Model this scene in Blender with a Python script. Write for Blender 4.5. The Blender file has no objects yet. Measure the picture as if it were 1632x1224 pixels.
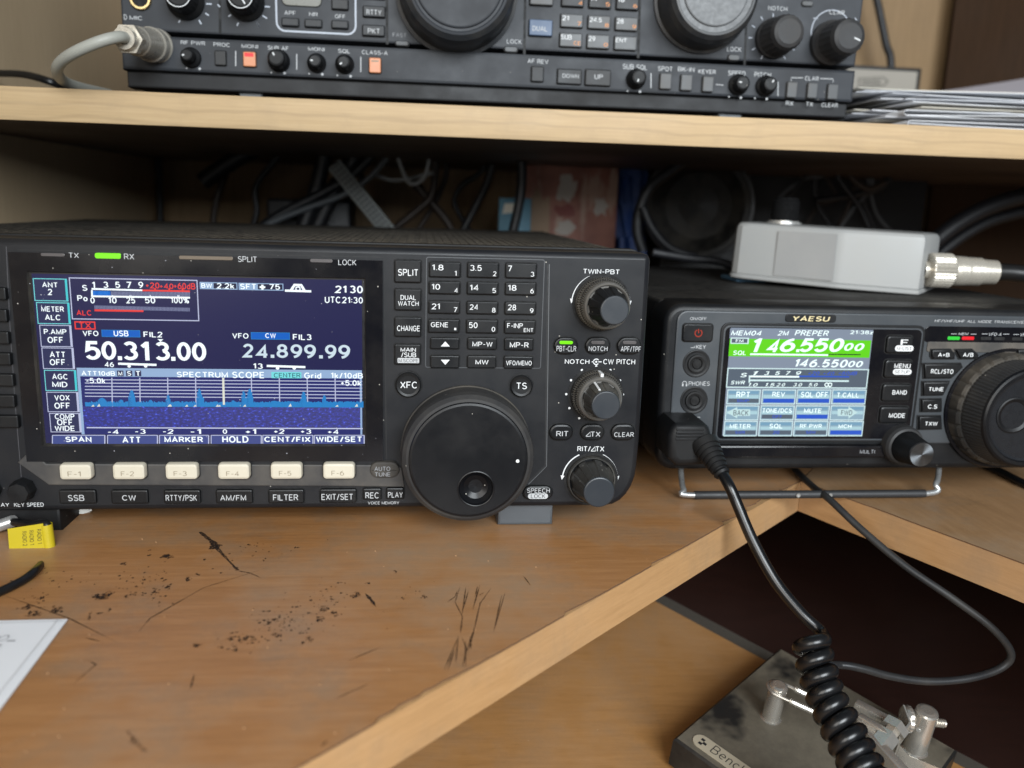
import bpy, bmesh, math, random
from mathutils import Vector, Matrix
random.seed(7)
MM = 0.001
S = bpy.context.scene
COL = S.collection

# ------------------------------------------------------------------ camera (mm; X right, Y into the cupboard, Z up)
F, CX, CY = 1360.0, 816.0, 612.0
YAW, PITCH, ROLL = (math.radians(a) for a in (6.4, 11.87, 1.75))
CAM = Vector((0, -352, 140))
fwd = Vector((math.sin(YAW)*math.cos(PITCH), math.cos(YAW)*math.cos(PITCH), -math.sin(PITCH)))
rgt = Vector((math.cos(YAW), -math.sin(YAW), 0)); upv = rgt.cross(fwd)
R_ = math.cos(ROLL)*rgt + math.sin(ROLL)*upv
U_ = -math.sin(ROLL)*rgt + math.cos(ROLL)*upv
cd = bpy.data.cameras.new('camera'); cam = bpy.data.objects.new('camera', cd); COL.objects.link(cam)
m = Matrix((R_, U_, -fwd)).transposed().to_4x4(); m.translation = CAM*MM
cam.matrix_world = m
cd.sensor_width = 36; cd.lens = F/1632*36; cd.clip_start = 0.01; cd.clip_end = 20
cd.dof.use_dof = True; cd.dof.focus_distance = 0.362; cd.dof.aperture_fstop = 8.5
S.camera = cam

# ------------------------------------------------------------------ world, light, exposure
w = bpy.data.worlds.new('World'); S.world = w; w.use_nodes = True
w.node_tree.nodes['Background'].inputs[0].default_value = (0.80, 0.90, 1.0, 1)
w.node_tree.nodes['Background'].inputs[1].default_value = 0.125
def area(name, loc, tgt, sx, sy, power, col):
    l = bpy.data.lights.new(name, 'AREA'); l.shape = 'RECTANGLE'; l.size = sx; l.size_y = sy
    l.energy = power; l.color = col
    o = bpy.data.objects.new(name, l); COL.objects.link(o); o.location = Vector(loc)*MM
    o.rotation_euler = (Vector(tgt)-Vector(loc)).to_track_quat('-Z', 'Y').to_euler()
    return o
area('window_light', (420, -1750, 760), (60, 0, 80), 1.1, 0.9, 60, (0.90, 0.96, 1.0))
area('room_light', (-800, -1600, 520), (0, 0, 100), 1.0, 1.0, 20, (1.0, 0.96, 0.90))
S.view_settings.view_transform = 'Standard'; S.view_settings.look = 'None'
S.view_settings.exposure = 0; S.view_settings.gamma = 1

# ------------------------------------------------------------------ helpers: pixels of a survey -> millimetres on real planes
def ray(px, py): return R_*((px-CX)/F) + U_*(-(py-CY)/F) + fwd
def onY(px, py, Y):
    d = ray(px, py); return CAM + d*((Y-CAM.y)/d.y)
def onZ(px, py, Z):
    d = ray(px, py); return CAM + d*((Z-CAM.z)/d.z)
def onX(px, py, X):
    d = ray(px, py); return CAM + d*((X-CAM.x)/d.x)
def onP(px, py, o, n):
    d = ray(px, py); return CAM + d*((o-CAM).dot(n)/d.dot(n))
def at(px, py, t):
    return CAM + ray(px, py)*t
def W(v, x, y, Y):
    q = onY(v[0]+x/v[2], v[1]+y/v[2], Y); return (q.x, q.z)
def rect(v, b, Y):
    x0, y0, x1, y1 = b; xc, yc = (x0+x1)/2, (y0+y1)/2
    c = W(v, xc, yc, Y); l = W(v, x0, yc, Y); r = W(v, x1, yc, Y); t = W(v, xc, y0, Y); d = W(v, xc, y1, Y)
    hw = (r[0]-l[0])/2; hh = (t[1]-d[1])/2
    return (c[0]-hw, c[0]+hw, c[1]-hh, c[1]+hh)
def rr(X0, X1, Z0, Z1, r, n=5):
    r = min(r, (X1-X0)/2-1e-4, (Z1-Z0)/2-1e-4)
    if r <= 0: return [(X0, Z0), (X1, Z0), (X1, Z1), (X0, Z1)]
    out = []
    for cx, cz, a in ((X1-r, Z0+r, -90), (X1-r, Z1-r, 0), (X0+r, Z1-r, 90), (X0+r, Z0+r, 180)):
        for i in range(n+1):
            t = math.radians(a+90*i/n); out.append((cx+r*math.cos(t), cz+r*math.sin(t)))
    return out
def inset(poly, d):
    n = len(poly); out = []
    for i in range(n):
        p, c, q = Vector(poly[i-1]), Vector(poly[i]), Vector(poly[(i+1) % n])
        e1 = (c-p); e2 = (q-c)
        if e1.length < 1e-9: e1 = e2
        if e2.length < 1e-9: e2 = e1
        n1 = Vector((-e1.y, e1.x)).normalized(); n2 = Vector((-e2.y, e2.x)).normalized()
        b = n1+n2
        if b.length < 1e-6: b = n1
        b.normalize(); k = d/max(0.35, b.dot(n1))
        out.append((c.x+b.x*k, c.y+b.y*k))
    return out
PX = (0.0, 0.0, 1.0)

_tc = {}
def EL(cx, cy, rx, ry, a0, a1, n=14):
    return [(cx+rx*math.cos(math.radians(a0+(a1-a0)*i/n)), cy+ry*math.sin(math.radians(a0+(a1-a0)*i/n))) for i in range(n+1)]
GL = {                                                        # a plain engraved sans: width, strokes
 'A': (.72, [[(0, 0), (.36, 1), (.72, 0)], [(.13, .33), (.59, .33)]]),
 'B': (.63, [[(0, 0), (0, 1), (.36, 1)]+EL(.36, .76, .22, .24, 85, -90, 8)+[(0, .52)], [(.36, .52)]+EL(.38, .26, .25, .26, 85, -90, 9)+[(0, 0)]]),
 'C': (.70, [EL(.37, .5, .37, .5, 42, 318, 22)]), 'D': (.66, [[(0, 0), (0, 1), (.28, 1)]+EL(.28, .5, .38, .5, 85, -85, 14)+[(.28, 0), (0, 0)]]),
 'E': (.56, [[(.55, 1), (0, 1), (0, 0), (.56, 0)], [(0, .52), (.5, .52)]]), 'F': (.54, [[(.54, 1), (0, 1), (0, 0)], [(0, .5), (.46, .5)]]),
 'G': (.74, [EL(.37, .5, .37, .5, 42, 325, 22)+[(.72, .28), (.72, .46), (.42, .46)]]), 'H': (.64, [[(0, 0), (0, 1)], [(.64, 0), (.64, 1)], [(0, .52), (.64, .52)]]),
 'I': (.0, [[(0, 0), (0, 1)]]), 'J': (.44, [[(.44, 1), (.44, .27)]+EL(.22, .25, .22, .25, -10, -175, 10)]), 'K': (.63, [[(0, 0), (0, 1)], [(.6, 1), (0, .38)], [(.2, .58), (.63, 0)]]),
 'L': (.52, [[(0, 1), (0, 0), (.52, 0)]]), 'M': (.78, [[(0, 0), (0, 1), (.39, .08), (.78, 1), (.78, 0)]]), 'N': (.64, [[(0, 0), (0, 1), (.64, 0), (.64, 1)]]),
 'O': (.76, [EL(.38, .5, .38, .5, 90, 450, 28)]), 'P': (.60, [[(0, 0), (0, 1), (.35, 1)]+EL(.35, .74, .25, .26, 85, -90, 9)+[(0, .48)]]), 'Q': (.76, [EL(.38, .5, .38, .5, 90, 450, 28), [(.45, .25), (.76, -.04)]]),
 'R': (.63, [[(0, 0), (0, 1), (.35, 1)]+EL(.35, .75, .25, .25, 85, -90, 9)+[(0, .5)], [(.34, .5), (.63, 0)]]), 'S': (.60, [EL(.30, .755, .27, .245, 25, 265, 14)+EL(.30, .255, .30, .255, 85, -155, 14)]),
 'T': (.62, [[(0, 1), (.62, 1)], [(.31, 1), (.31, 0)]]), 'U': (.64, [[(0, 1), (0, .32)]+EL(.32, .31, .32, .31, 185, 355, 12)+[(.64, .32), (.64, 1)]]), 'V': (.70, [[(0, 1), (.35, 0), (.70, 1)]]),
 'W': (1.0, [[(0, 1), (.24, 0), (.5, .95), (.76, 0), (1.0, 1)]]), 'X': (.66, [[(0, 0), (.66, 1)], [(0, 1), (.66, 0)]]), 'Y': (.68, [[(0, 1), (.34, .46), (.68, 1)], [(.34, .46), (.34, 0)]]), 'Z': (.60, [[(0, 1), (.60, 1), (0, 0), (.60, 0)]]),
 '0': (.54, [EL(.27, .5, .27, .5, 90, 450, 24)]), '1': (.28, [[(0, .80), (.22, 1), (.24, 1), (.24, 0)]]), '2': (.55, [EL(.27, .73, .27, .27, 165, -35, 14)+[(0, 0), (.55, 0)]]),
 '3': (.56, [EL(.26, .755, .25, .245, 150, -80, 13)+EL(.26, .26, .29, .26, 80, -150, 14)]), '4': (.60, [[(.44, 0), (.44, 1), (0, .28), (.60, .28)]]), '5': (.56, [[(.52, 1), (.09, 1), (.04, .54)]+EL(.27, .32, .28, .32, 130, -150, 16)]),
 '6': (.57, [EL(.285, .32, .285, .32, 0, 360, 20), EL(.50, .32, .50, .68, 180, 95, 10)]), '7': (.55, [[(0, 1), (.55, 1), (.18, 0)]]), '8': (.56, [EL(.28, .76, .23, .24, -90, 270, 18), EL(.28, .26, .28, .26, 90, 450, 18)]),
 '9': (.57, [EL(.285, .68, .285, .32, 0, 360, 20), EL(.07, .68, .50, .68, 0, -85, 10)]), '.': (.02, [[(0, -.01), (0, .08)]]), '-': (.34, [[(0, .42), (.34, .42)]]), '+': (.46, [[(0, .44), (.46, .44)], [(.23, .2), (.23, .68)]]),
 '/': (.36, [[(0, -.06), (.36, 1.04)]]), ':': (.02, [[(0, .12), (0, .24)], [(0, .58), (0, .70)]]), '=': (.42, [[(0, .32), (.42, .32)], [(0, .6), (.42, .6)]]), '%': (.86, [EL(.17, .78, .16, .2, 0, 360, 12), EL(.69, .22, .16, .2, 0, 360, 12), [(.2, 0), (.66, 1)]]),
 'd': (.48, [[(.48, 0), (.48, 1)], EL(.24, .33, .24, .33, 20, 340, 14)]), 'i': (.0, [[(0, 0), (0, .66)], [(0, .86), (0, .96)]]), 'r': (.30, [[(0, 0), (0, .66)], EL(.24, .34, .24, .30, 170, 75, 6)]), 'k': (.44, [[(0, 0), (0, 1)], [(.42, .66), (0, .26)], [(.14, .4), (.44, 0)]]),
 'z': (.42, [[(0, .64), (.42, .64), (0, 0), (.42, 0)]]), 'o': (.50, [EL(.25, .33, .25, .33, 90, 450, 16)]), 'e': (.50, [[(.02, .34), (.48, .34)], EL(.25, .33, .25, .33, 2, 310, 16)]), 'n': (.42, [[(0, 0), (0, .66)], EL(.21, .42, .21, .24, 175, 0, 10)+[(.42, 0)]]), 'c': (.46, [EL(.25, .33, .25, .33, 45, 315, 14)]), 'h': (.42, [[(0, 0), (0, 1)], EL(.21, .42, .21, .24, 175, 0, 10)+[(.42, 0)]]),
}
def text_mesh(s, bold=0.0, shear=0.0, sp=1.0):
    k = (s, bold, shear, sp)
    if k in _tc: return _tc[k]
    t = .125+bold*1.7; vs = []; fs = []; x = 0.0; lay = 0
    for ch in s:
        if ch == ' ': x += .42*sp; continue
        wd, strokes = GL[ch]
        for st_ in strokes:
            P = [st_[0]]
            for q in st_[1:]:
                if (q[0]-P[-1][0])**2+(q[1]-P[-1][1])**2 > 1e-6: P.append(q)
            m = len(P); L = []; Rr = []; closed = (Vector(P[0])-Vector(P[-1])).length < 1e-4
            for i in range(m):
                c = Vector(P[i]); a = Vector(P[i-1]) if i else (Vector(P[-2]) if closed else None); b = Vector(P[i+1]) if i < m-1 else (Vector(P[1]) if closed else None)
                d1 = (c-a).normalized() if a is not None else None; d2 = (b-c).normalized() if b is not None else None
                d1 = d1 or d2; d2 = d2 or d1
                n1 = Vector((-d1.y, d1.x)); n2 = Vector((-d2.y, d2.x)); n = n1+n2
                n = n.normalized() if n.length > 1e-3 else n1
                q = n*(t/2)/max(.42, n.dot(n1)); L.append(c+q); Rr.append(c-q)
            o = len(vs); z = lay*.004; lay += 1
            for q in L+Rr: vs.append((x+q.x*.94+shear*q.y, q.y, z))
            fs += [(o+m+i, o+m+i+1, o+i+1, o+i) for i in range(m-1)]
        x += wd*.94+t+.11*sp
    x0 = min(a[0] for a in vs); x1 = max(a[0] for a in vs); y0 = min(a[1] for a in vs); y1 = max(a[1] for a in vs)
    _tc[k] = (vs, fs, x0, x1, y0, y1)
    return _tc[k]

class MB:
    def __init__(s): s.v = []; s.f = []; s.m = []; s.mats = []
    def mi(s, m):
        if m not in s.mats: s.mats.append(m)
        return s.mats.index(m)
    def add(s, vs, fs, m):
        o = len(s.v); k = s.mi(m); s.v += [tuple(a) for a in vs]
        for f in fs: s.f.append(tuple(i+o for i in f)); s.m.append(k)
    def poly(s, pts, m): s.add(pts, [tuple(range(len(pts)))], m)
    def flat(s, p2, Y, m): s.poly([(a, Y, b) for a, b in p2], m)
    def quad(s, v, b, Y, m, r=0):
        X0, X1, Z0, Z1 = rect(v, b, Y); s.flat(rr(X0, X1, Z0, Z1, r), Y, m)
    def frame(s, v, b, Y, t, m, r=0):                      # outline of line width t (mm)
        X0, X1, Z0, Z1 = rect(v, b, Y); o = rr(X0, X1, Z0, Z1, r); i = rr(X0+t, X1-t, Z0+t, Z1-t, max(0, r-t)) if r else [(X0+t, Z0+t), (X1-t, Z0+t), (X1-t, Z1-t), (X0+t, Z1-t)]
        n = len(o); s.add([(a, Y, b) for a, b in o+i], [(k, (k+1) % n, n+(k+1) % n, n+k) for k in range(n)], m)
    def line(s, p2, Y, wd, m):                              # polyline strip of width wd in the plane Y
        n = len(p2); L = []; Rr = []
        for i in range(n):
            a = Vector(p2[max(0, i-1)]); b = Vector(p2[min(n-1, i+1)]); d = (b-a).normalized(); nn = Vector((-d.y, d.x))*(wd/2)
            c = Vector(p2[i]); L.append((c.x+nn.x, Y, c.y+nn.y)); Rr.append((c.x-nn.x, Y, c.y-nn.y))
        s.add(L+Rr, [(n+i, n+i+1, i+1, i) for i in range(n-1)], m)
    def text(s, t, v, b, Y, m, bold=0.0, shear=0.0, sp=1.0):
        X0, X1, Z0, Z1 = rect(v, b, Y); vs, fs, x0, x1, y0, y1 = text_mesh(t, bold, shear, sp)
        kx = (X1-X0)/(x1-x0); ky = (Z1-Z0)/(y1-y0)
        s.add([(X0+(a-x0)*kx, Y-z_, Z0+(b2-y0)*ky) for a, b2, z_ in vs], fs, m)
    def textc(s, t, v, x, y, h, Y, m, bold=0.0, asp=1.0, shear=0.0, sp=1.0):   # centred at x, y with cap height h
        c = W(v, x, y, Y); d = W(v, x, y+h, Y); k = (c[1]-d[1])/0.7
        vs, fs, x0, x1, y0, y1 = text_mesh(t, bold, shear, sp)
        s.add([(c[0]+(a-(x0+x1)/2)*k*asp, Y-z_, c[1]+(b2-(y0+y1)/2)*k) for a, b2, z_ in vs], fs, m)
    def prism(s, poly, yb, yf, bev, m, back=False, mf=None, rounds=2):
        n = len(poly); rings = [(yb, poly)]
        if bev > 0:
            for i in range(rounds+1):
                t = math.pi/2*i/rounds
                rings.append((yf+bev*(1-math.sin(t)), inset(poly, bev*(1-math.cos(t)))))
        else: rings.append((yf, poly))
        vs = []; fs = []
        for y, p in rings: vs += [(a, y, b) for a, b in p]
        for k in range(len(rings)-1):
            for i in range(n):
                j = (i+1) % n; fs.append((k*n+i, k*n+j, (k+1)*n+j, (k+1)*n+i))
        s.add(vs, fs, m)
        s.add([vs[(len(rings)-1)*n+i] for i in range(n)], [tuple(range(n))], mf or m)
        if back: s.add([vs[i] for i in range(n)], [tuple(range(n))[::-1]], m)
    def box(s, X0, X1, Y0, Y1, Z0, Z1, m, bev=0):
        bm = bmesh.new(); bmesh.ops.create_cube(bm, size=1)
        for q in bm.verts: q.co = Vector(((X0+X1)/2+q.co.x*(X1-X0), (Y0+Y1)/2+q.co.y*(Y1-Y0), (Z0+Z1)/2+q.co.z*(Z1-Z0)))
        if bev: bmesh.ops.bevel(bm, geom=bm.edges[:], offset=bev, segments=3, affect='EDGES', profile=.5)
        bm.verts.index_update(); s.add([q.co for q in bm.verts], [tuple(q.index for q in f.verts) for f in bm.faces], m); bm.free()
    def obox(s, c, ax, h, m, bev=0):
        bm = bmesh.new(); bmesh.ops.create_cube(bm, size=2)
        for q in bm.verts: q.co = Vector((q.co.x*h[0], q.co.y*h[1], q.co.z*h[2]))
        if bev: bmesh.ops.bevel(bm, geom=bm.edges[:], offset=bev, segments=2, affect='EDGES', profile=.5)
        M = Matrix(ax).transposed(); bm.verts.index_update()
        s.add([Vector(c)+M @ q.co for q in bm.verts], [tuple(q.index for q in f.verts) for f in bm.faces], m); bm.free()
    def lathe(s, c, axis, prof, m, n=48, mod=None, cap=True, mcap=None):
        """prof: (distance along axis, radius[, material])"""
        c = Vector(c); a = Vector(axis).normalized(); t = Vector((0, 0, 1)) if abs(a.z) < .9 else Vector((1, 0, 0))
        u = t.cross(a).normalized(); w2 = a.cross(u); vs = []
        for k, pr in enumerate(prof):
            for i in range(n):
                th = 2*math.pi*i/n; r = pr[1]*(mod(k, i, n) if mod else 1)
                vs.append(c+a*pr[0]+(u*math.cos(th)+w2*math.sin(th))*r)
        for k in range(len(prof)-1):
            mm = prof[k+1][2] if len(prof[k+1]) > 2 else m
            s.add(vs[k*n:(k+2)*n], [(i, (i+1) % n, n+(i+1) % n, n+i) for i in range(n)], mm)
        if cap: s.add(vs[-n:], [tuple(range(n))], mcap or m)
    def tube(s, pts, r, m, n=10, sub=8, capends=True):
        P = [Vector(p) for p in pts]; N = len(P); Q = []; Rr = []
        rad = r if isinstance(r, (list, tuple)) else [r]*N
        for i in range(N-1):
            p0, p1, p2, p3 = P[max(0, i-1)], P[i], P[i+1], P[min(N-1, i+2)]
            for j in range(sub):
                t = j/sub
                Q.append(.5*((2*p1)+(p2-p0)*t+(2*p0-5*p1+4*p2-p3)*t*t+(3*p1-p0-3*p2+p3)*t**3)); Rr.append(rad[i]*(1-t)+rad[i+1]*t)
        Q.append(P[-1]); Rr.append(rad[-1])
        T = [(Q[min(i+1, len(Q)-1)]-Q[max(i-1, 0)]).normalized() for i in range(len(Q))]
        nrm = T[0].orthogonal().normalized(); vs = []
        for i, q in enumerate(Q):
            nrm = (nrm-T[i]*nrm.dot(T[i])).normalized(); b = T[i].cross(nrm)
            for k in range(n):
                th = 2*math.pi*k/n; vs.append(q+(nrm*math.cos(th)+b*math.sin(th))*Rr[i])
        fs = [(i*n+k, i*n+(k+1) % n, (i+1)*n+(k+1) % n, (i+1)*n+k) for i in range(len(Q)-1) for k in range(n)]
        if capends: fs += [tuple(range(n))[::-1], tuple(range((len(Q)-1)*n, len(Q)*n))]
        s.add(vs, fs, m)

LOC = {}
def tag(o, label=None, cat=None, group=None, kind=None):
    if label: o['label'] = label
    if cat: o['category'] = cat
    if group: o['group'] = group
    if kind: o['kind'] = kind
    return o
def thing(name, loc, label, cat, group=None):
    o = bpy.data.objects.new(name, None); COL.objects.link(o); o.empty_display_size = .02
    o.location = Vector(loc)*MM; LOC[o.name] = Vector(loc)
    return tag(o, label, cat, group)
def build(mb, name, parent=None, label=None, cat=None, group=None, kind=None, loc=None, ang=35):
    base = LOC[parent.name] if parent else (Vector(loc) if loc else Vector(mb.v[0]))
    me = bpy.data.meshes.new(name)
    me.from_pydata([((a[0]-base.x)*MM, (a[1]-base.y)*MM, (a[2]-base.z)*MM) for a in mb.v], [], mb.f)
    for q in mb.mats: me.materials.append(q)
    me.polygons.foreach_set('material_index', mb.m); me.polygons.foreach_set('use_smooth', [True]*len(mb.f))
    me.set_sharp_from_angle(angle=math.radians(ang)); me.update()
    o = bpy.data.objects.new(name, me); COL.objects.link(o); LOC[o.name] = base
    if parent: o.parent = parent
    else: o.location = base*MM
    return tag(o, label, cat, group, kind)

# ------------------------------------------------------------------ materials
def lin(c): return tuple(((x/255)/12.92 if x/255 <= .04045 else ((x/255+.055)/1.055)**2.4) for x in c)+(1,)
class NT:
    def __init__(s, name):
        s.m = bpy.data.materials.new(name); s.m.use_nodes = True; s.t = s.m.node_tree; s.b = s.t.nodes['Principled BSDF']
        s.co = None
    def n(s, k, **kw):
        q = s.t.nodes.new(k)
        for a, b in kw.items():
            if a in q.inputs: q.inputs[a].default_value = b
            else: setattr(q, a, b)
        return q
    def l(s, a, b): s.t.links.new(a, b)
    def coord(s, scale=(1, 1, 1), rot=(0, 0, 0)):
        if not s.co: s.co = s.n('ShaderNodeTexCoord')
        mp = s.n('ShaderNodeMapping'); mp.inputs['Scale'].default_value = scale; mp.inputs['Rotation'].default_value = rot
        s.l(s.co.outputs['Object'], mp.inputs[0]); return mp.outputs[0]
    def noise(s, scale, detail=3, rough=.5, co=None):
        q = s.n('ShaderNodeTexNoise', Scale=scale, Detail=detail, Roughness=rough); s.l(co or s.coord(), q.inputs['Vector']); return q.outputs[0]
    def ramp(s, fac, stops):
        q = s.n('ShaderNodeValToRGB'); e = q.color_ramp.elements
        while len(e) < len(stops): e.new(.5)
        for a, (p, c) in zip(e, stops): a.position = p; a.color = c if len(c) == 4 else (*c, 1)
        s.l(fac, q.inputs[0]); return q.outputs[0]
    def mix(s, fac, a, b, mode='MIX'):
        q = s.n('ShaderNodeMix', data_type='RGBA', blend_type=mode)
        for sock, val in ((q.inputs[0], fac), (q.inputs[6], a), (q.inputs[7], b)):
            if isinstance(val, (int, float, tuple)): sock.default_value = val
            else: s.l(val, sock)
        return q.outputs[2]
    def bump(s, h, strength, dist=.0003):
        q = s.n('ShaderNodeBump', Strength=strength, Distance=dist); s.l(h, q.inputs['Height']); s.l(q.outputs[0], s.b.inputs['Normal'])
def plain(name, c, rough=.5, metal=0, spec=.5):
    t = NT(name); t.b.inputs['Base Color'].default_value = lin(c); t.b.inputs['Roughness'].default_value = rough
    t.b.inputs['Metallic'].default_value = metal; t.b.inputs['Specular IOR Level'].default_value = spec
    nz = t.noise(420, 4); t.l(t.ramp(nz, [(.3, (rough*.85,)*3), (.7, (min(1, rough*1.15),)*3)]), t.b.inputs['Roughness'])
    return t.m
def plastic(name, c, rough=.45, grain=.15, dust=.25, specks=True, dustc=(120, 112, 100), top=0.0, spec=.28):
    t = NT(name); base = lin(c); t.b.inputs['Specular IOR Level'].default_value = spec
    sm = t.noise(38, 5, .62); fine = t.noise(2600, 2)
    f = t.ramp(sm, [(.42, (0,)*3), (.78, (dust,)*3)])
    if top:                                                  # settled dust lies on faces that look up
        g = t.n('ShaderNodeNewGeometry'); sp = t.n('ShaderNodeSeparateXYZ'); t.l(g.outputs['Normal'], sp.inputs[0])
        mul = t.n('ShaderNodeMath', operation='MULTIPLY'); t.l(t.ramp(sp.outputs[2], [(.35, (0,)*3), (.9, (top,)*3)]), mul.inputs[0])
        t.l(t.ramp(t.noise(300, 6, .78), [(.40, (.08,)*3), (.62, (1,)*3)]), mul.inputs[1])
        ad = t.n('ShaderNodeMath', operation='MAXIMUM'); t.l(f, ad.inputs[0]); t.l(mul.outputs[0], ad.inputs[1]); f = ad.outputs[0]
    col = t.mix(f, base, lin(dustc))
    if specks:
        vo = t.n('ShaderNodeTexVoronoi', Scale=190.0); t.l(t.coord(), vo.inputs['Vector'])
        d = t.ramp(vo.outputs['Distance'], [(.035, (1,)*3), (.06, (0,)*3)]); d.node.color_ramp.interpolation = 'EASE'
        gt = t.ramp(vo.outputs['Color'], [(.56, (0,)*3), (.60, (.8,)*3)])
        mu = t.n('ShaderNodeMath', operation='MULTIPLY'); t.l(d, mu.inputs[0]); t.l(gt, mu.inputs[1])
        col = t.mix(mu.outputs[0], col, lin((185, 180, 170)))
    t.l(col, t.b.inputs['Base Color'])
    t.l(t.ramp(sm, [(.3, (rough*.8,)*3), (.75, (min(1, rough*1.35),)*3)]), t.b.inputs['Roughness'])
    t.bump(fine, grain, .00012)
    return t.m
def emit(name, c, k=1.0, gloss=.25):
    t = NT(name); t.b.inputs['Base Color'].default_value = (0, 0, 0, 1); t.b.inputs['Roughness'].default_value = gloss
    t.b.inputs['Emission Color'].default_value = lin(c); t.b.inputs['Emission Strength'].default_value = k
    t.b.inputs['Specular IOR Level'].default_value = .3
    return t.m
def wood(name, c1, c2, c3, sc=(3, 40, 40), rot=(0, 0, 0), rough=.5, streak=.5, dirt_haze=0, bump=.1, pores=True, wave=0, spec=.4):
    t = NT(name); t.b.inputs['Specular IOR Level'].default_value = spec; co = t.coord(sc, rot)
    n1 = t.noise(6, 6, .6, co); n2 = t.noise(14, 4, .65, t.coord((sc[0]*1.6, sc[1]*3, sc[2]*3), rot)); big = t.noise(9, 3)
    col = t.ramp(n1, [(.30, lin(c1)), (.55, lin(c2)), (.78, lin(c3))])
    st = t.ramp(n2, [(.52, (0,)*3), (.72, (streak,)*3)])
    col = t.mix(st, col, lin(tuple(x*.62 for x in c1)))
    col = t.mix(t.ramp(big, [(.3, (0,)*3), (.75, (.5,)*3)]), col, lin(c3))
    if wave:
        wv = t.n('ShaderNodeTexWave', wave_type='BANDS', bands_direction='Z', Scale=46.0, Distortion=7.0, Detail=3.0); wv.inputs['Detail Scale'].default_value = .6
        t.l(t.coord((.35, 1, 1)), wv.inputs['Vector'])
        col = t.mix(t.ramp(wv.outputs[0], [(.0, (wave,)*3), (.22, (0,)*3)]), col, lin(tuple(x*.72 for x in c1)))
    if pores:
        po = t.noise(60, 2, .5, t.coord((sc[0]*2, sc[1]*2, sc[2]*2), rot))
        col = t.mix(t.ramp(po, [(.66, (0,)*3), (.74, (.35,)*3)]), col, lin(tuple(x*.5 for x in c1)))
    if dirt_haze:
        dn = t.noise(30, 8, .74); col = t.mix(t.ramp(dn, [(.5, (0,)*3), (.68, (dirt_haze,)*3)]), col, lin(tuple(x*.55 for x in c1)))
        gn = t.noise(15, 4, .7); col = t.mix(t.ramp(gn, [(.44, (0,)*3), (.74, (min(1, dirt_haze*1.5),)*3)]), col, lin((168, 146, 122)))  # pale worn patches, also painting the satin haze of the desk top
        vo = t.n('ShaderNodeTexVoronoi', Scale=130.0); t.l(t.coord(), vo.inputs['Vector'])
        d = t.ramp(vo.outputs['Distance'], [(.02, (1,)*3), (.04, (0,)*3)]); gt = t.ramp(vo.outputs['Color'], [(.6, (0,)*3), (.62, (.7,)*3)])
        mu = t.n('ShaderNodeMath', operation='MULTIPLY'); t.l(d, mu.inputs[0]); t.l(gt, mu.inputs[1])
        col = t.mix(mu.outputs[0], col, lin((190, 165, 135)))
    t.l(col, t.b.inputs['Base Color'])
    t.l(t.ramp(big, [(.3, (rough*.8,)*3), (.7, (min(1, rough*1.25),)*3)]), t.b.inputs['Roughness'])
    t.bump(n2, bump, .0004)
    return t.m

BLK = plastic('black_plastic', (19, 20, 22), .40, .2, .03)
BLKR = plastic('grey_black_plastic', (25, 26, 29), .38, .2, .03, spec=.26)
BLK2 = plastic('matte_black_plastic', (16, 17, 19), .5, .25, .03)
DUSTY = plastic('dusty_black_plastic', (38, 37, 36), .55, .4, .55, True, (112, 103, 90))
COVER = plastic('dusty_black_cover', (18, 19, 21), .62, .8, .15, True, (118, 110, 98), top=.75)
GLOSSB = plastic('gloss_black_bezel', (13, 13, 17), .16, .02, .05)
KEYM = plastic('black_key', (17, 18, 20), .34, .15, .03, False)
RUB = plastic('black_rubber', (44, 44, 45), .6, .3, .2)
RUBD = plastic('dusty_rubber', (50, 48, 46), .7, .4, .38, True, (128, 120, 108))
FACE = plastic('smooth_black_knob_face', (11, 12, 15), .36, .05, .02)
CAPM = plastic('knob_cap_grey_black', (42, 46, 51), .36, .05, .04, False, spec=.4)
WHT = plain('white_print', (205, 207, 208), .6)
GRYT = plain('grey_print', (172, 174, 176), .6)
DIMT = plain('faint_print', (128, 130, 134), .6)
DRK = plain('dark_print', (25, 25, 27), .6)
ORT = plain('orange_print', (200, 130, 70), .6)
CREAM = plastic('aged_cream_key', (192, 185, 168), .45, .1, .18, False, (150, 135, 110))
CRED = plain('cream_key_engraving', (132, 120, 100), .6)
LEDOFF = plain('unlit_led_window', (72, 68, 68), .35)
LEDBR = plain('unlit_amber_window', (92, 80, 66), .35)
GREEN = emit('green_led', (125, 235, 20), 1.2)
RED = emit('red_led', (245, 40, 50), 1.1)
GREEN2 = emit('small_green_led', (60, 215, 70), 1.1)
ORKEY = plain('orange_translucent_key', (196, 128, 90), .4)
STEEL = plain('nickel_steel', (200, 199, 196), .26, .7)
CHROME = plain('chrome', (205, 203, 198), .12, 1)
TARN = plain('tarnished_nickel', (188, 182, 170), .28, .5)
WALU = plain('satin_grey_foot', (70, 74, 78), .38, .1)
CABLE = plastic('black_cable', (15, 16, 18), .34, .1, .04, False)
CABLEG = plain('grey_cable', (150, 150, 142), .5)
CABLEGD = plain('mid_grey_cable', (120, 124, 126), .5)
PAPER = plain('white_paper', (226, 227, 230), .7)
PAPER2 = plain('cool_white_paper', (205, 207, 212), .7)
PAPER3 = plain('cream_paper', (212, 206, 192), .7)
PAPER_SHADE = plain('dark_printed_paper', (82, 80, 80), .6)  # dark sheets paint the shadow gaps between the piled papers

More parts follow.
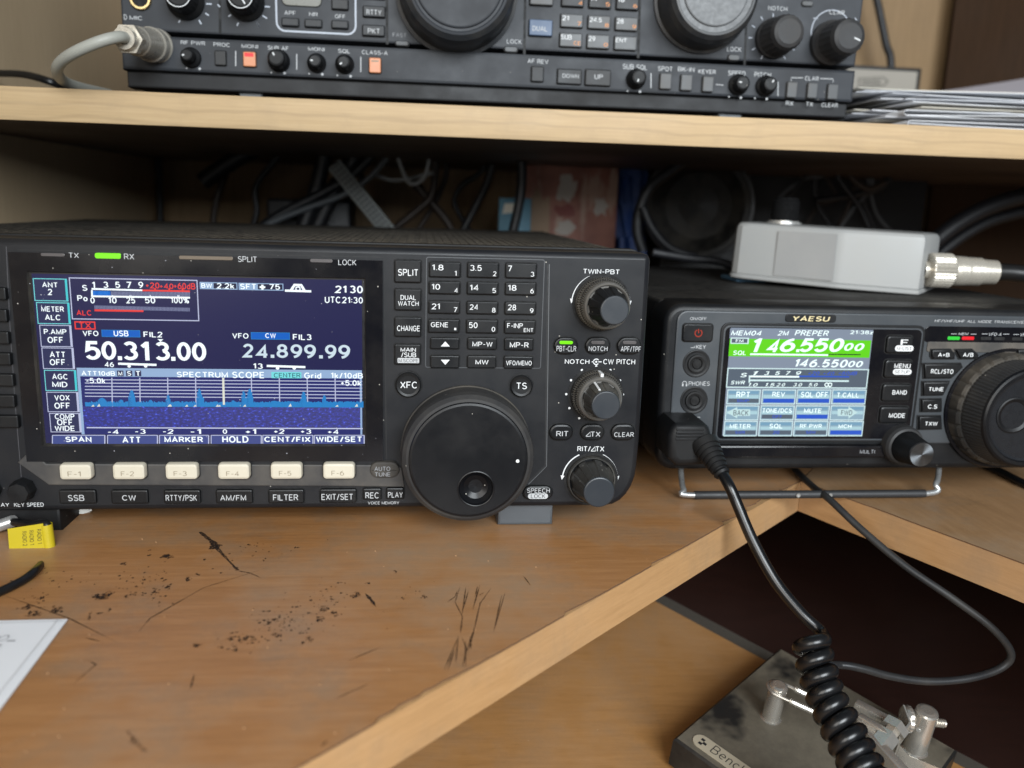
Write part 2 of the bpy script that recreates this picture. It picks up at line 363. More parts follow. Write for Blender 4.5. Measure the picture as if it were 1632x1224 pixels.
# ================================================================== the setting
RIGHTW = 780
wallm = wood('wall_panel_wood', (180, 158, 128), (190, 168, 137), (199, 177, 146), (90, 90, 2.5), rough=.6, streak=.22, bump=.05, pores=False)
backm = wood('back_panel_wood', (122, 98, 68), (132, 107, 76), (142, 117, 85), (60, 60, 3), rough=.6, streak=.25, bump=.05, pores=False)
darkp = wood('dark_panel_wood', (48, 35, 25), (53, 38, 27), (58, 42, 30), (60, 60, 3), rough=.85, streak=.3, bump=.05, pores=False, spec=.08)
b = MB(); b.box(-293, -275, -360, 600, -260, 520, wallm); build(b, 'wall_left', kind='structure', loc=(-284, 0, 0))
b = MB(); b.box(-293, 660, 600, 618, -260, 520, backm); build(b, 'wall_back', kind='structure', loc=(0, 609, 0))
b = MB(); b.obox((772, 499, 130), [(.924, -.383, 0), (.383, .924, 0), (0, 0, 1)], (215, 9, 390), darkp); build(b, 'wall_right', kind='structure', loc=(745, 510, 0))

# ------------------------------------------------------------------ corner desk
deskm = wood('desk_laminate', (148, 102, 60), (162, 114, 70), (175, 128, 83), (6, 80, 80), (0, 0, math.radians(-6)), .40, .38, dirt_haze=.40, bump=.12)
deskr = wood('desk_laminate_right', (132, 100, 68), (144, 111, 77), (156, 122, 88), (70, 7, 70), (0, 0, math.radians(20)), .45, .30, dirt_haze=.4, bump=.12)
edgem = wood('raw_board_edge', (166, 127, 84), (177, 137, 93), (186, 147, 103), (7, 7, 130), (0, 0, math.radians(45)), .55, .30, bump=.2, pores=True, dirt_haze=.22)
edger = wood('raw_board_edge_right', (158, 120, 80), (170, 131, 89), (180, 141, 98), (7, 7, 130), (0, 0, math.radians(-67)), .55, .22, bump=.2, pores=True, dirt_haze=.22)
C0 = onZ(1276, 766, 0); C1 = Vector((-30, -158, 0)); dl = (C1-C0).normalized(); PL = C0+dl*690
q1 = onZ(1632, 897.6, 0); dr = (q1-C0).normalized(); PR = C0+dr*330
JT = C0+Vector((.62, .785, 0))*690
TH = 17.0
desk = thing('corner_desk', (0, 200, -20), 'worn reddish brown corner desk with raw pale edges and dark stains under the radios', 'desk')
def board(poly, top, z0, z1, mtop, mside, name):
    mb = MB(); n = len(poly)
    mb.poly([(p.x, p.y, z1) for p in poly], mtop); mb.poly([(p.x, p.y, z0) for p in poly[::-1]], mside)
    mb.add([(p.x, p.y, z0) for p in poly]+[(p.x, p.y, z1) for p in poly], [(i, (i+1) % n, n+(i+1) % n, n+i) for i in range(n)], mside)
    return mb
def jag(a, bb, nrm, amp, k, rnd):                           # a chipped laminate edge from a to bb
    out = []; deep = 0
    for i in range(k+1):
        p = a.lerp(bb, i/k)
        if rnd.random() < (.22 if (k == 260 and .86 < i/k < .965) else .07): deep = rnd.uniform(.6, 1.0)
        deep *= .8
        big_ = (1.9 if (k == 260 and .86 < i/k < .965) else 1.0)
        out.append(p+nrm*(amp*big_*(.12*rnd.random()+deep)))
    return out
rnd = random.Random(3)
nl = Vector((dl.y, -dl.x, 0)); nl = nl if nl.dot(Vector((-1, 1, 0))) > 0 else -nl
nr = Vector((dr.y, -dr.x, 0)); nr = nr if nr.dot(Vector((1, 1, 0))) > 0 else -nr
WL = [Vector((-274, PL.y, 0)), Vector((-274, 599, 0)), Vector((JT.x, 599, 0))]
PLx = Vector((-274, C0.y+(-274-C0.x)*dl.y/dl.x, 0)); PL = PLx
JT = C0+Vector((.62, .785, 0))*((599-C0.y)/.785)
core = [C0, JT, Vector((-274, 599, 0)), PL]
build(board(core, None, -TH, -.7, edgem, edgem, 'x'), 'board_core', desk)
lam = MB(); edge = jag(PL, C0, nl, 2.4, 260, rnd)
lp = edge+[JT, Vector((-274, 599, 0))]
n = len(lp)
lam.poly([(p.x, p.y, 0) for p in lp], deskm)
LAMS = plain('laminate_broken_edge', (96, 70, 48), .7)
lam.add([(p.x, p.y, -.7) for p in lp]+[(p.x, p.y, 0) for p in lp], [(i, (i+1) % n, n+(i+1) % n, n+i) for i in range(n)], LAMS)
# stains, crumbs and scratches lie in the laminate itself
def stain(name, c, a0, a1, sc):
    t = NT(name); t.b.inputs['Base Color'].default_value = lin(c); t.b.inputs['Roughness'].default_value = .7; t.b.inputs['Specular IOR Level'].default_value = .2
    t.l(t.ramp(t.noise(sc, 5, .7), [(a0, (0,)*3), (a1, (1,)*3)]), t.b.inputs['Alpha']); return t.m
STN = stain('black_stain', (42, 32, 27), .40, .50, 1100); HALO = stain('brown_halo_stain', (86, 57, 37), .44, .66, 900); SCR = stain('dark_scratch', (58, 40, 27), .36, .50, 1300); SCL = plain('pale_scratch', (168, 130, 92), .7)
def blot(px, py, rx, ry, seed, mtl=STN, zz=.05):
    r2 = random.Random(seed); k = 13; c = onZ(px, py, zz); sx = (onZ(px+rx, py, zz)-c).length; sy = (onZ(px, py+ry, zz)-c).length
    pts = []
    for i in range(k):
        t = 2*math.pi*i/k; q = r2.uniform(.55, 1.15); pts.append((c.x+sx*q*math.cos(t), c.y+sy*q*math.sin(t), zz))
    lam.poly(pts, mtl)
def stroke(pts, wd, mtl, zz=.07, taper=True):
    P = [onZ(x, y, zz) for x, y in pts]; Q = []
    for i in range(len(P)-1):
        for j in range(6): Q.append(P[i].lerp(P[i+1], j/6))
    Q.append(P[-1]); k = len(Q); L = []; Rt = []
    for i in range(k):
        d = (Q[min(i+1, k-1)]-Q[max(i-1, 0)]).normalized(); nn = Vector((-d.y, d.x, 0))*wd/2*(rnd.uniform(.5, 1.2))*((min(1, 4*min(i, k-1-i)/k)+.15) if taper else 1)
        L.append(Q[i]+nn); Rt.append(Q[i]-nn)
    lam.add(L+Rt, [(k+i, k+i+1, i+1, i) for i in range(k-1)], mtl)
G = (0, 820, 1.632)
def g(x, y): return (G[0]+x/G[2], G[1]+y/G[2])
blots = [(265, 213, 20, 10), (252, 217, 12, 9), (283, 210, 9, 8), (72, 242, 13, 8), (86, 256, 15, 8), (150, 252, 14, 8), (142, 246, 7, 8), (430, 110, 15, 7), (320, 127, 9, 4), (487, 170, 8, 7), (515, 155, 6, 4),
 (437, 190, 9, 6), (345, 208, 8, 3), (375, 205, 7, 3), (402, 203, 8, 3), (328, 212, 6, 4), (512, 341, 10, 8), (575, 346, 7, 4), (612, 352, 6, 10), (605, 322, 8, 6), (640, 322, 9, 6), (626, 326, 7, 5), (660, 321, 7, 6), (725, 316, 12, 5), (715, 275, 9, 5), (700, 280, 6, 6),
 (845, 246, 16, 6), (870, 257, 9, 6), (832, 276, 10, 8), (802, 325, 10, 7), (790, 334, 6, 5), (920, 213, 12, 7), (930, 205, 6, 5), (958, 178, 6, 4), (1045, 217, 5, 3), (1100, 215, 7, 4), (1030, 150, 4, 4), (232, 268, 4, 9), (285, 247, 5, 5), (262, 256, 8, 3), (110, 216, 8, 5), (770, 85, 6, 4), (685, 120, 4, 2)]
sd = 0
for x, y, a, c in blots:
    for k in range(2):
        sd += 1; r3 = random.Random(sd*11); bx, by = g(x+r3.uniform(-1, 1)*a, y+r3.uniform(-1, 1)*c); blot(bx, by, a*r3.uniform(.6, 1.1)/G[2], c*r3.uniform(.5, .9)/G[2], sd, HALO, zz=.015+.004*k)
    for k in range(5):
        sd += 1; r3 = random.Random(sd*7); bx, by = g(x+r3.uniform(-.7, .7)*a, y+r3.uniform(-.6, .6)*c)
        blot(bx, by, a*r3.uniform(.18, .5)/G[2], c*r3.uniform(.2, .55)/G[2], sd, zz=.04+.008*k)
for cxx, cyy, sx, sy, k in ((370, 180, 75, 40, 70), (150, 170, 80, 40, 24), (740, 275, 85, 35, 110), (850, 220, 50, 30, 40), (620, 325, 60, 20, 40), (90, 225, 40, 25, 20), (600, 110, 140, 40, 16), (1050, 200, 90, 60, 14), (690, 90, 90, 20, 20)):
    for i in range(k):
        sd += 1; r3 = random.Random(sd); bx, by = g(r3.gauss(cxx, sx*.6), r3.gauss(cyy, sy*.6)); e = r3.uniform(.6, 2.4)
        blot(bx, by, e*r3.uniform(.7, 1.7), e*.6, sd, STN if r3.random() < .6 else HALO, zz=.035)
stroke([g(520, 45), g(548, 68), g(562, 88)], 1.8, STN, taper=False); stroke([g(562, 85), g(590, 115), g(618, 145)], 1.4, STN, taper=False); stroke([g(545, 78), g(580, 80)], 1.8, STN, .06); stroke([g(552, 66), g(566, 92)], 2.4, STN, .09); blot(*g(558, 84), 9, 5, 501, STN, .1); stroke([g(612, 145), g(650, 152), g(680, 165)], .7, STN)
stroke([g(330, 562), g(352, 590), g(378, 618)], 1.3, HALO, taper=False); stroke([g(338, 578), g(352, 600)], 1.6, HALO, .06); stroke([g(950, 205), g(965, 222), g(978, 240)], 1.2, STN)
H_ = (600, 820, 2.331)
def h(x, y): return (H_[0]+x/H_[2], H_[1]+y/H_[2])
for s_ in ([(310, 268), (292, 325), (320, 382)], [(332, 270), (318, 372)], [(342, 282), (322, 352)], [(384, 262), (358, 352)], [(376, 266), (366, 306)], [(426, 273), (385, 330), (362, 430), (342, 512)],
           [(478, 290), (434, 438)], [(466, 298), (440, 412)], [(302, 458), (250, 582)], [(290, 500), (264, 580)], [(318, 458), (336, 500), (318, 570)], [(330, 470), (331, 570)], [(304, 452), (294, 552)],
           [(356, 440), (338, 504)], [(262, 326), (292, 305), (300, 285)], [(320, 375), (312, 440)], [(348, 455), (352, 500)], [(400, 290), (380, 300)]):
    stroke([h(*p) for p in s_], .36, SCR, .08)
for s_ in ([(545, 235), (572, 266)], [(560, 240), (575, 262)], [(700, 330), (640, 360)]): stroke([h(*p) for p in s_], .35, SCL, .08)
for s_ in ([(10, 210), (180, 270), (300, 330)], [(360, 305), (390, 270), (530, 190), (690, 140)], [(190, 440), (250, 390), (230, 380)], [(220, 320), (270, 332)], [(495, 455), (505, 415)], [(870, 480), (960, 440)], [(1380, 185), (1362, 160)], [(835, 605), (850, 588)], [(905, 380), (990, 345)]):
    stroke([g(*p) for p in s_], .4, SCR if random.random() < .7 else SCL, .06)
for i in range(60):                                          # pale crumbs
    r3 = random.Random(900+i); px_, py_ = r3.uniform(40, 1120), r3.uniform(840, 1200)
    q = onZ(px_, py_, 0)
    if (q-C0).dot(nl) > 4:
        e = r3.uniform(.08, .26); lam.obox((q.x, q.y, e*.4), [(1, 0, 0), (0, 1, 0), (0, 0, 1)], (e, e*.7, e*.5), SCL)
build(lam, 'desktop', desk, ang=25)
core2 = [C0+nr*.0, PR, Vector((RIGHTW, PR.y, 0)), Vector((RIGHTW, 440, 0)), Vector((JT.x, 599, 0))]
rp = [C0+Vector((.25, -.05, 0)), PR, Vector((RIGHTW, PR.y, 0)), Vector((RIGHTW, 430, 0)), JT+Vector((.35, 0, 0))]
build(board(rp, None, -TH, -.7, edger, edger, 'x'), 'board_core', desk)
lam2 = MB(); e2 = jag(C0+Vector((.25, -.05, 0)), PR, nr, 1.0, 120, rnd); lp = e2+rp[2:]; n = len(lp)
lam2.poly([(p.x, p.y, -.05) for p in lp], deskr); lam2.add([(p.x, p.y, -.7) for p in lp]+[(p.x, p.y, -.05) for p in lp], [(i, (i+1) % n, n+(i+1) % n, n+i) for i in range(n)], LAMS)
build(lam2, 'desktop', desk, ang=25)

# ------------------------------------------------------------------ lower leaf under the desk: pale board, grey strip, dark board (one slope)
pa, pb, pc = Vector((121, -3, -104)), Vector((200, 61, -95)), Vector((260, -11, -111))
pn = (pc-pb).cross(pa-pb).normalized(); pn = pn if pn.z > 0 else -pn
lo = pa-pn*19
def onL(x, y): return onP(x, y, lo, pn)
s0, s1 = onL(1050, 961), onL(1217, 1051); sdv = (s1-s0).normalized(); snv = pn.cross(sdv).normalized()
if snv.dot(onL(1300, 950)-s0) < 0: snv = -snv
lowm = wood('lower_board_wood', (138, 99, 56), (150, 109, 64), (162, 120, 74), (6, 70, 70), (0, 0, math.radians(-30)), .5, .32, dirt_haze=.2, bump=.1)
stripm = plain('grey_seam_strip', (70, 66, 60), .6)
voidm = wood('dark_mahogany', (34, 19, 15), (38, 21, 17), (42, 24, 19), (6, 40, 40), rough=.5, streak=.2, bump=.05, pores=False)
def slab(a, bb, cc, dd, m_, top=0.0, th=12):
    mb = MB(); T_ = [q+pn*top for q in (a, bb, cc, dd)]; B_ = [q-pn*th for q in (a, bb, cc, dd)]
    nn_ = (T_[1]-T_[0]).cross(T_[2]-T_[0])
    if nn_.dot(pn) < 0: T_ = T_[::-1]; B_ = B_[::-1]
    mb.poly(T_, m_); mb.poly(B_[::-1], m_); mb.add(B_+T_, [(i, (i+1) % 4, 4+(i+1) % 4, 4+i) for i in range(4)], m_); return mb
A0, A1 = s0-sdv*330, s0+sdv*560
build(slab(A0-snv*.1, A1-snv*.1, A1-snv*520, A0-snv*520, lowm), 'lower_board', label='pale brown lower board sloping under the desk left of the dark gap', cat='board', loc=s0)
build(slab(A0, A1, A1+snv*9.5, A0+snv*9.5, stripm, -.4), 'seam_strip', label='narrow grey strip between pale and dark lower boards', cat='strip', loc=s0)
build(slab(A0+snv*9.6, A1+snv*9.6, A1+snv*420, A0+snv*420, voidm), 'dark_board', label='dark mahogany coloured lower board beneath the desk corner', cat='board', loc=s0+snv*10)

# ------------------------------------------------------------------ upper shelf
shm = wood('shelf_maple', (168, 142, 106), (177, 151, 114), (185, 160, 124), (4, 110, 110), rough=.55, streak=.16, bump=.05, pores=False, wave=.22, dirt_haze=.10)
shu = wood('shelf_underside_shade', (66, 52, 40), (72, 57, 44), (80, 64, 50), (4, 40, 40), rough=.6, streak=.3, bump=.05, pores=False)  # wood darkened so its colour carries the shadow beneath the shelf
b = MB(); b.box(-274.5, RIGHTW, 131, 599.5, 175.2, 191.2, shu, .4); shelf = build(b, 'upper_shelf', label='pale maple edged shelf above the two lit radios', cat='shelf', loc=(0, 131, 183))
b = MB(); b.box(-274.5, RIGHTW, 129.6, 131, 174.9, 191.5, shm, .3); build(b, 'edge_band', shelf)

# ================================================================== the big transceiver (face in the plane Y = 0)
A = thing('radio_transceiver', (-73, 0, 0), 'large black radio transceiver with wide blue spectrum screen and big tuning dial', 'radio')
Z1 = (0, 340, 2.55); Z2 = (590, 360, 2.498); Z4 = (620, 590, 3.709); Z5 = (880, 400, 7.647); Z6 = (860, 570, 4.895); ZF = (0, 720, 2.4727); ZK = (0, 730, 5.561)
UP = Vector((0, -1, 0))
b = MB()
b.box(-241, 95.3, 24, 305, 9.5, 120.6, COVER, 2.2)
for i in range(82):                                          # ridges of the ventilated cover
    b.box(-236+i*4.0, -234.4+i*4.0, 46+(i*37 % 5), 250, 120.4, 120.85, COVER, .15)
build(b, 'body', A)
# front panel outline
RX1, RZ0, RZ1 = 96.6, 10.3, 121.6
out = [(-243, RZ0), (83, RZ0)] + [(83+13.2*math.sin(t)*1.0, RZ0+18.5*(1-math.cos(t))) for t in [math.radians(a) for a in (15, 30, 45, 60, 75, 90)]] + [(RX1, 40)]
out += [(RX1-3+3*math.cos(t), RZ1-3+3*math.sin(t)) for t in [math.radians(a) for a in (0, 30, 60, 90)]] + [(-243, RZ1)]
b = MB(); b.prism(out, 26, 0, 2.6, BLKR, rounds=3)
o2 = inset(out, -.7); b.prism(o2, 27.5, 22, .4, BLK2, back=True)
PANEL = b
# knob field on the right, dial field, keypad frame, function-key band
kf = (883-10, 412, 1, )
PXV = (0, 0, 1)
X0, X1, zz0, zz1 = rect(PXV, (872, 412, 1030, 800), 0)
b.line([W(PXV, 873, 421, 0), W(PXV, 869, 742, 0), W(PXV, 840, 770, 0)], -.06, .55, plain('panel_groove', (14, 14, 16), .6))
b.line([W(PXV, 875.5, 421, 0), W(PXV, 871, 743, 0), W(PXV, 842, 772, 0)], -.06, .3, plain('panel_groove_lit', (84, 86, 88), .4))
b.line([W(PXV, 27, 398, 0), W(PXV, 612, 410, 0), W(PXV, 616, 736, 0)], -.06, .35, plain('seam_dark', (12, 12, 14), .6))
b.line([W(PXV, 10, 393, 0), W(PXV, 16, 520, 0), W(PXV, 24, 640, 0), W(PXV, 34, 760, 0)], -.06, .3, plain('seam_edge', (60, 60, 64), .5))
b.frame(PXV, (679, 412.5, 866, 588), -.1, .35, plain('keypad_rim', (62, 64, 67), .4), 1.0)
# lettering printed on the panel
def lab(t, v, bx, bold=0.0, mtl=None, sp=1.0, Y=-.12): PANEL.text(t, v, bx, Y, mtl or GRYT, bold, 0, sp)
lab('TWIN-PBT', Z2, (849, 171, 992, 193), .01, WHT); lab('NOTCH', Z2, (775, 530, 873, 551), .01, WHT); lab('CW PITCH', Z2, (928, 530, 1055, 553), .01, WHT); lab('RIT/⊿TX' if False else 'RIT/', Z6, (295, 692, 398, 731), .01, WHT); lab('TX', Z6, (438, 692, 504, 731), .01, WHT)
def tri(v, x0, y0, x1, y1, Y, mtl, mb):
    a, c, d = W(v, x0, y1, Y), W(v, x1, y1, Y), W(v, x1, y0, Y); mb.line([a, c, d, a], Y, .32, mtl)
tri(Z6, 400, 694, 434, 729, -.12, WHT, PANEL)
lab('KEY SPEED', ZK, (125, 396, 388, 431), .005, WHT); lab('DELAY', ZK, (-100, 396, 82, 431), .005, WHT); lab('VOICE MEMORY', ZF, (1450, 195, 1573, 208), .005)
def arc(mb, v, c, r, a0, a1, Y, wd, mtl, n=18):
    p = W(v, c[0], c[1], Y); q = W(v, c[0]+r, c[1], Y); rad = q[0]-p[0]
    pts = [(p[0]+rad*math.cos(math.radians(a0+(a1-a0)*i/n)), p[1]+rad*math.sin(math.radians(a0+(a1-a0)*i/n))) for i in range(n+1)]
    mb.line(pts, Y, wd, mtl); return pts
def arrow(mb, pts, Y, mtl, sz=1.3):
    a, c = Vector(pts[-2]), Vector(pts[-1]); d = (c-a).normalized(); nn = Vector((-d.y, d.x)); tip = c+d*sz*1.5
    tri_ = [(c+nn*sz*.7), tip, (c-nn*sz*.7)]
    if (tri_[1]-tri_[0]).cross(tri_[2]-tri_[0]) < 0: tri_ = tri_[::-1]
    mb.flat([(q.x, q.y) for q in tri_], Y, mtl)
for v, c, r in ((Z5, (592, 640), 352), (Z6, (392, 948), 214)):
    for a0, a1 in ((115, 172), (65, 6)):
        arrow(PANEL, arc(PANEL, v, c, r, a0, a1, -.12, .5, WHT), -.12, WHT)
for x, y in ((442, 68), (330, 97), (245, 176), (208, 285), (232, 394), (309, 472), (552, 97), (627, 178), (650, 287)):
    PANEL.quad(Z6, (x-9, y-9, x+9, y+9), -.12, WHT, 9)
arc(PANEL, Z2, (900, 541), 11, 40, 320, -.12, .4, WHT); PANEL.quad(Z2, (896, 537, 904, 545), -.12, WHT, 5); PANEL.line([W(Z2, 882, 541, 0), W(Z2, 890, 541, 0)], -.12, .4, WHT); PANEL.line([W(Z2, 908, 541, 0), W(Z2, 921, 541, 0)], -.12, .4, WHT)
fp = build(PANEL, 'front_panel', A)
# black glass bezel round the screen
b = MB()
bo = [W(PXV, *p, -1.6) for p in ((74, 733), (611, 736), (608, 414), (30, 402), (44, 690))]
SO = rect(PXV, (60, 441, 588, 714), -1.6); hole = [(SO[0], SO[2]), (SO[1], SO[2]), (SO[1], SO[3]), (SO[0], SO[3])]
BX0, BX1, BZ0, BZ1 = -157.5, W(PXV, 610, 570, -1.6)[0], W(PXV, 330, 735, -1.6)[1], W(PXV, 330, 409, -1.6)[1]
for X0, X1, zA, zB in ((BX0, SO[0], BZ0, BZ1), (SO[1], BX1, BZ0, BZ1), (SO[0], SO[1], SO[3], BZ1), (SO[0], SO[1], BZ0, SO[2])):
    b.flat([(X0, zA), (X1, zA), (X1, zB), (X0, zB)], -1.6, GLOSSB)
n = 4; hh = hole
b.add([(x, -1.6, z) for x, z in hh]+[(x, -.3, z) for x, z in inset(hh, .5)], [((i+1) % n, i, n+i, n+(i+1) % n) for i in range(n)], DUSTY)
b.add([(BX0, -1.6, BZ0), (BX1, -1.6, BZ0), (BX1, 0, BZ0), (BX0, 0, BZ0)], [(3, 2, 1, 0)], GLOSSB)
b.add([(BX1, -1.6, BZ0), (BX1, -1.6, BZ1), (BX1, 0, BZ1), (BX1, 0, BZ0)], [(3, 2, 1, 0)], GLOSSB)
for t_, bx_ in (('TX', (280, 160, 320, 181)), ('RX', (504, 164, 545, 187)), ('SPLIT', (967, 175, 1043, 198)), ('LOCK', (1375, 188, 1448, 211))): b.text(t_, Z1, bx_, -1.66, GRYT)
bez = build(b, 'screen_bezel', A)
def pill(name, v, bx, yf, mtl, r=2, bev=.5, texts=(), parent=A, ym=.3, mt=None, bold=.01, lbl=None, post=None, raise_=0):
    r = max(r, bev*1.35); mb = MB(); X0, X1, zA, zB = rect(v, bx, yf)
    # a dark slot around the key, then the key itself
    mb.flat(rr(X0-.45, X1+.45, zA-.45, zB+.45, r+.3), raise_-.07, SLOT)
    mb.prism(rr(X0, X1, zA, zB, r), raise_+.3, yf, bev, mtl)
    for t in texts: mb.text(t[0], v, t[1], yf-.04, t[2] if len(t) > 2 else (mt or WHT), bold)
    if post: post(mb, yf)
    return build(mb, name, parent, label=lbl)
SLOT = plain('key_slot', (9, 9, 10), .8)
# indicator windows
def win(name, v, bx, mtl, lbl=None):
    mb = MB(); X0, X1, zA, zB = rect(v, bx, -1.9); mb.prism(rr(X0, X1, zA, zB, .7), -1, -1.9, .15, mtl); return build(mb, name, A, label=lbl)
win('indicator_light', Z1, (165, 162, 263, 175), LEDOFF); win('indicator_light', Z1, (385, 162, 490, 184), GREEN, 'glowing green receive light'); win('indicator_light', Z1, (727, 174, 947, 189), LEDBR); win('indicator_light', Z1, (1260, 186, 1352, 200), LEDOFF)
# function-key band and its keys
b = MB()
band = [W(PXV, *p, -.6) for p in ((28, 737), (50, 717), (74, 739), (612, 741), (640, 745), (645, 776), (560, 775), (78, 773))]
band = band[::-1]
def ccw(p): return p if sum(p[i-1][0]*p[i][1]-p[i][0]*p[i-1][1] for i in range(len(p))) > 0 else p[::-1]
b.prism(ccw(band), .2, -.9, .5, plastic('band_grey_plastic', (58, 57, 57), .5, .3, .4))
build(b, 'function_key_band', A)
fx = ((232, 360), (442, 570), (650, 778), (857, 983), (1065, 1190), (1272, 1398))
for i, (x0, x1) in enumerate(fx):
    yo = -i*.6
    pill('function_key', ZF, (x0, 50+yo, x1, 112+yo), -4.2, CREAM, .6, 1.1, [('F-%d' % (i+1), (x0+34, 78+yo, x1-42, 97+yo), CRED)], bold=0, raise_=-.9)
for s_, x0, x1, t0, t1, dy in (('SSB', 232, 378, 268, 332, 0), ('CW', 437, 583, 481, 536, 0), ('RTTY/PSK', 645, 790, 653, 776, 0), ('AM/FM', 850, 995, 868, 970, -1), ('FILTER', 1057, 1198, 1076, 1175, -2), ('EXIT/SET', 1260, 1405, 1267, 1390, -4)):
    pill('mode_key', ZF, (x0, 152+dy, x1, 206+dy), -1.6, KEYM, .5, .6, [(s_, (t0, 170+dy, t1, 194+dy))], mt=GRYT)
pill('memory_key', ZF, (1430, 145, 1503, 190), -1.6, KEYM, .5, .6, [('REC', (1440, 160, 1492, 184))], mt=GRYT); pill('memory_key', ZF, (1522, 143, 1592, 188), -1.6, KEYM, .5, .6, [('PLAY', (1529, 157, 1587, 181))], mt=GRYT)
pill('tuner_key', Z2, (-2, 940, 117, 1006), -2.0, RUBD, 4.5, 1, [('AUTO', (17, 957, 80, 976), DIMT), ('TUNE', (19, 980, 80, 999), DIMT)])
# side keys, keypad
pill('side_key', Z2, (97, 137, 203, 226), -1.5, KEYM, .5, .5, [('SPLIT', (111, 172, 190, 199))])
pill('side_key', Z2, (97, 252, 203, 337), -1.5, KEYM, .5, .5, [('DUAL', (121, 274, 182, 295)), ('WATCH', (111, 298, 193, 320))])
pill('side_key', Z2, (97, 364, 203, 442), -1.5, KEYM, .5, .5, [('CHANGE', (107, 395, 197, 421))])
def ms(mb, yf):
    mb.quad(Z2, (109, 526, 195, 546), yf-.03, GRYT, .4); mb.text('M.SCOPE', Z2, (113, 529, 191, 543), yf-.06, DRK, 0)
pill('side_key', Z2, (97, 472, 201, 553), -1.5, KEYM, .5, .5, [('MAIN', (121, 484, 182, 502)), ('/SUB', (123, 504, 183, 523))], post=ms)
rows = [((145, 205), (('1.8', '1'), ('3.5', '2'), ('7', '3'))), ((222, 272), (('10', '4'), ('14', '5'), ('18', '6'))), ((300, 350), (('21', '7'), ('24', '8'), ('28', '9'))), ((373, 426), (('GENE', '.'), ('50', '0'), ('F-INP', 'ENT')))]
cols = [(236, 360), (388, 512), (540, 663)]
for ri, ((ya, yb), names) in enumerate(rows):
    for ci, (t1, t2) in enumerate(names):
        x0, x1 = cols[ci][0]-ri*1.5, cols[ci][1]-ri*1.5; y0, y1 = ya+ci*2, yb+ci*2; wn = {1: 15, 2: 34, 3: 46, 4: 68, 5: 62}[len(t1)]
        tx = [(t1, (x0+10, y0+9, x0+10+wn, y0+32))]
        if t2 == 'ENT': tx.append((t2, (x1-47, y1-24, x1-10, y1-6)))
        elif t2 == '.': tx.append((t2, (x1-21, y1-20, x1-13, y1-11)))
        else: tx.append((t2, (x1-24, y1-26, x1-(16 if t2 == '1' else 10), y1-7)))
        pill('keypad_key', Z2, (x0, y0, x1, y1), -1.5, KEYM, .5, .5, tx)
def up_tri(s_):
    def f(mb, yf):
        p = [(281, 480), (317, 480), (299, 460)] if s_ else [(281, 533), (299, 553), (317, 533)]
        mb.flat(ccw([W(Z2, x, y, yf-.05) for x, y in p]), yf-.05, WHT)
    return f
pill('arrow_key', Z2, (240, 446, 355, 491), -1.5, KEYM, .5, .5, post=up_tri(1)); pill('arrow_key', Z2, (240, 517, 355, 567), -1.5, KEYM, .5, .5, post=up_tri(0))
for s_, bx, tb in (('MP-W', (388, 446, 505, 493), (407, 460, 487, 482)), ('MP-R', (535, 448, 650, 496), (556, 462, 631, 485)), ('MW', (387, 518, 502, 567), (419, 532, 471, 553)), ('VFO/MEMO', (533, 520, 648, 569), (541, 535, 643, 557))):
    pill('memory_key', Z2, bx, -1.5, KEYM, .5, .5, [(s_, tb)])
for s_, c, r, tb in (('XFC', (152, 631), 51, (120, 620, 186, 647)), ('TS', (601, 636), 44, (583, 624, 624, 650))):
    mb = MB(); p = W(Z2, *c, -.1); q = W(Z2, c[0]+r, c[1], -.1); rad = q[0]-p[0]
    mb.lathe((p[0], -.06, p[1]), UP, [(0, rad+.7), (.15, rad+.7), (.15, rad+.25)], SLOT, cap=False); mb.lathe((p[0], 0, p[1]), UP, [(0, rad), (1.2, rad), (1.7, rad-.5), (1.5, rad-1.4), (1.35, 0.01)], KEYM)
    mb.text(s_, Z2, tb, -1.85, WHT, .012); build(mb, 'round_key', A)
for s_, x0, x1, m_, tb in (('PBT-CLR', 733, 828, GREEN, (742, 478, 820, 500)), ('NOTCH', 858, 957, LEDOFF, (870, 478, 945, 500)), ('APF/TPF', 985, 1082, LEDOFF, (998, 478, 1077, 501))):
    def pl(mb, yf, x0=x0, x1=x1, m_=m_):
        X0, X1, zA, zB = rect(Z2, ((x0+x1)/2-27, 458, (x0+x1)/2+27, 471), yf-.25); mb.prism(rr(X0, X1, zA, zB, .8), yf+.1, yf-.25, .1, m_)
    pill('filter_key', Z2, (x0, 445, x1, 512), -1.8, KEYM, 5, .7, [(s_, tb)], mt=GRYT, post=pl, lbl='filter key with a lit green bar' if m_ is GREEN else None)
for s_, x0, x1, tb in (('RIT', 78, 264, (130, 573, 222, 613)), ('TX', 320, 508, (400, 577, 474, 616)), ('CLEAR', 560, 750, (582, 579, 735, 618))):
    pill('tuning_key', Z6, (x0, 522, x1, 650), -1.8, KEYM, 3.6, .9, [(s_, tb)], mt=GRYT, post=(lambda mb, yf: tri(Z6, 360, 580, 396, 614, yf-.05, GRYT, mb)) if s_ == 'TX' else None)
def spk(mb, yf): mb.quad(Z2, (628, 1065, 708, 1087), yf-.03, GRYT, 1.4); mb.text('LOCK', Z2, (640, 1068, 697, 1084), yf-.06, DRK, .005)
pill('speech_key', Z2, (609, 1037, 728, 1092), -1.8, KEYM, 4, .7, [('SPEECH', (625, 1045, 715, 1063))], mt=GRYT, post=spk)
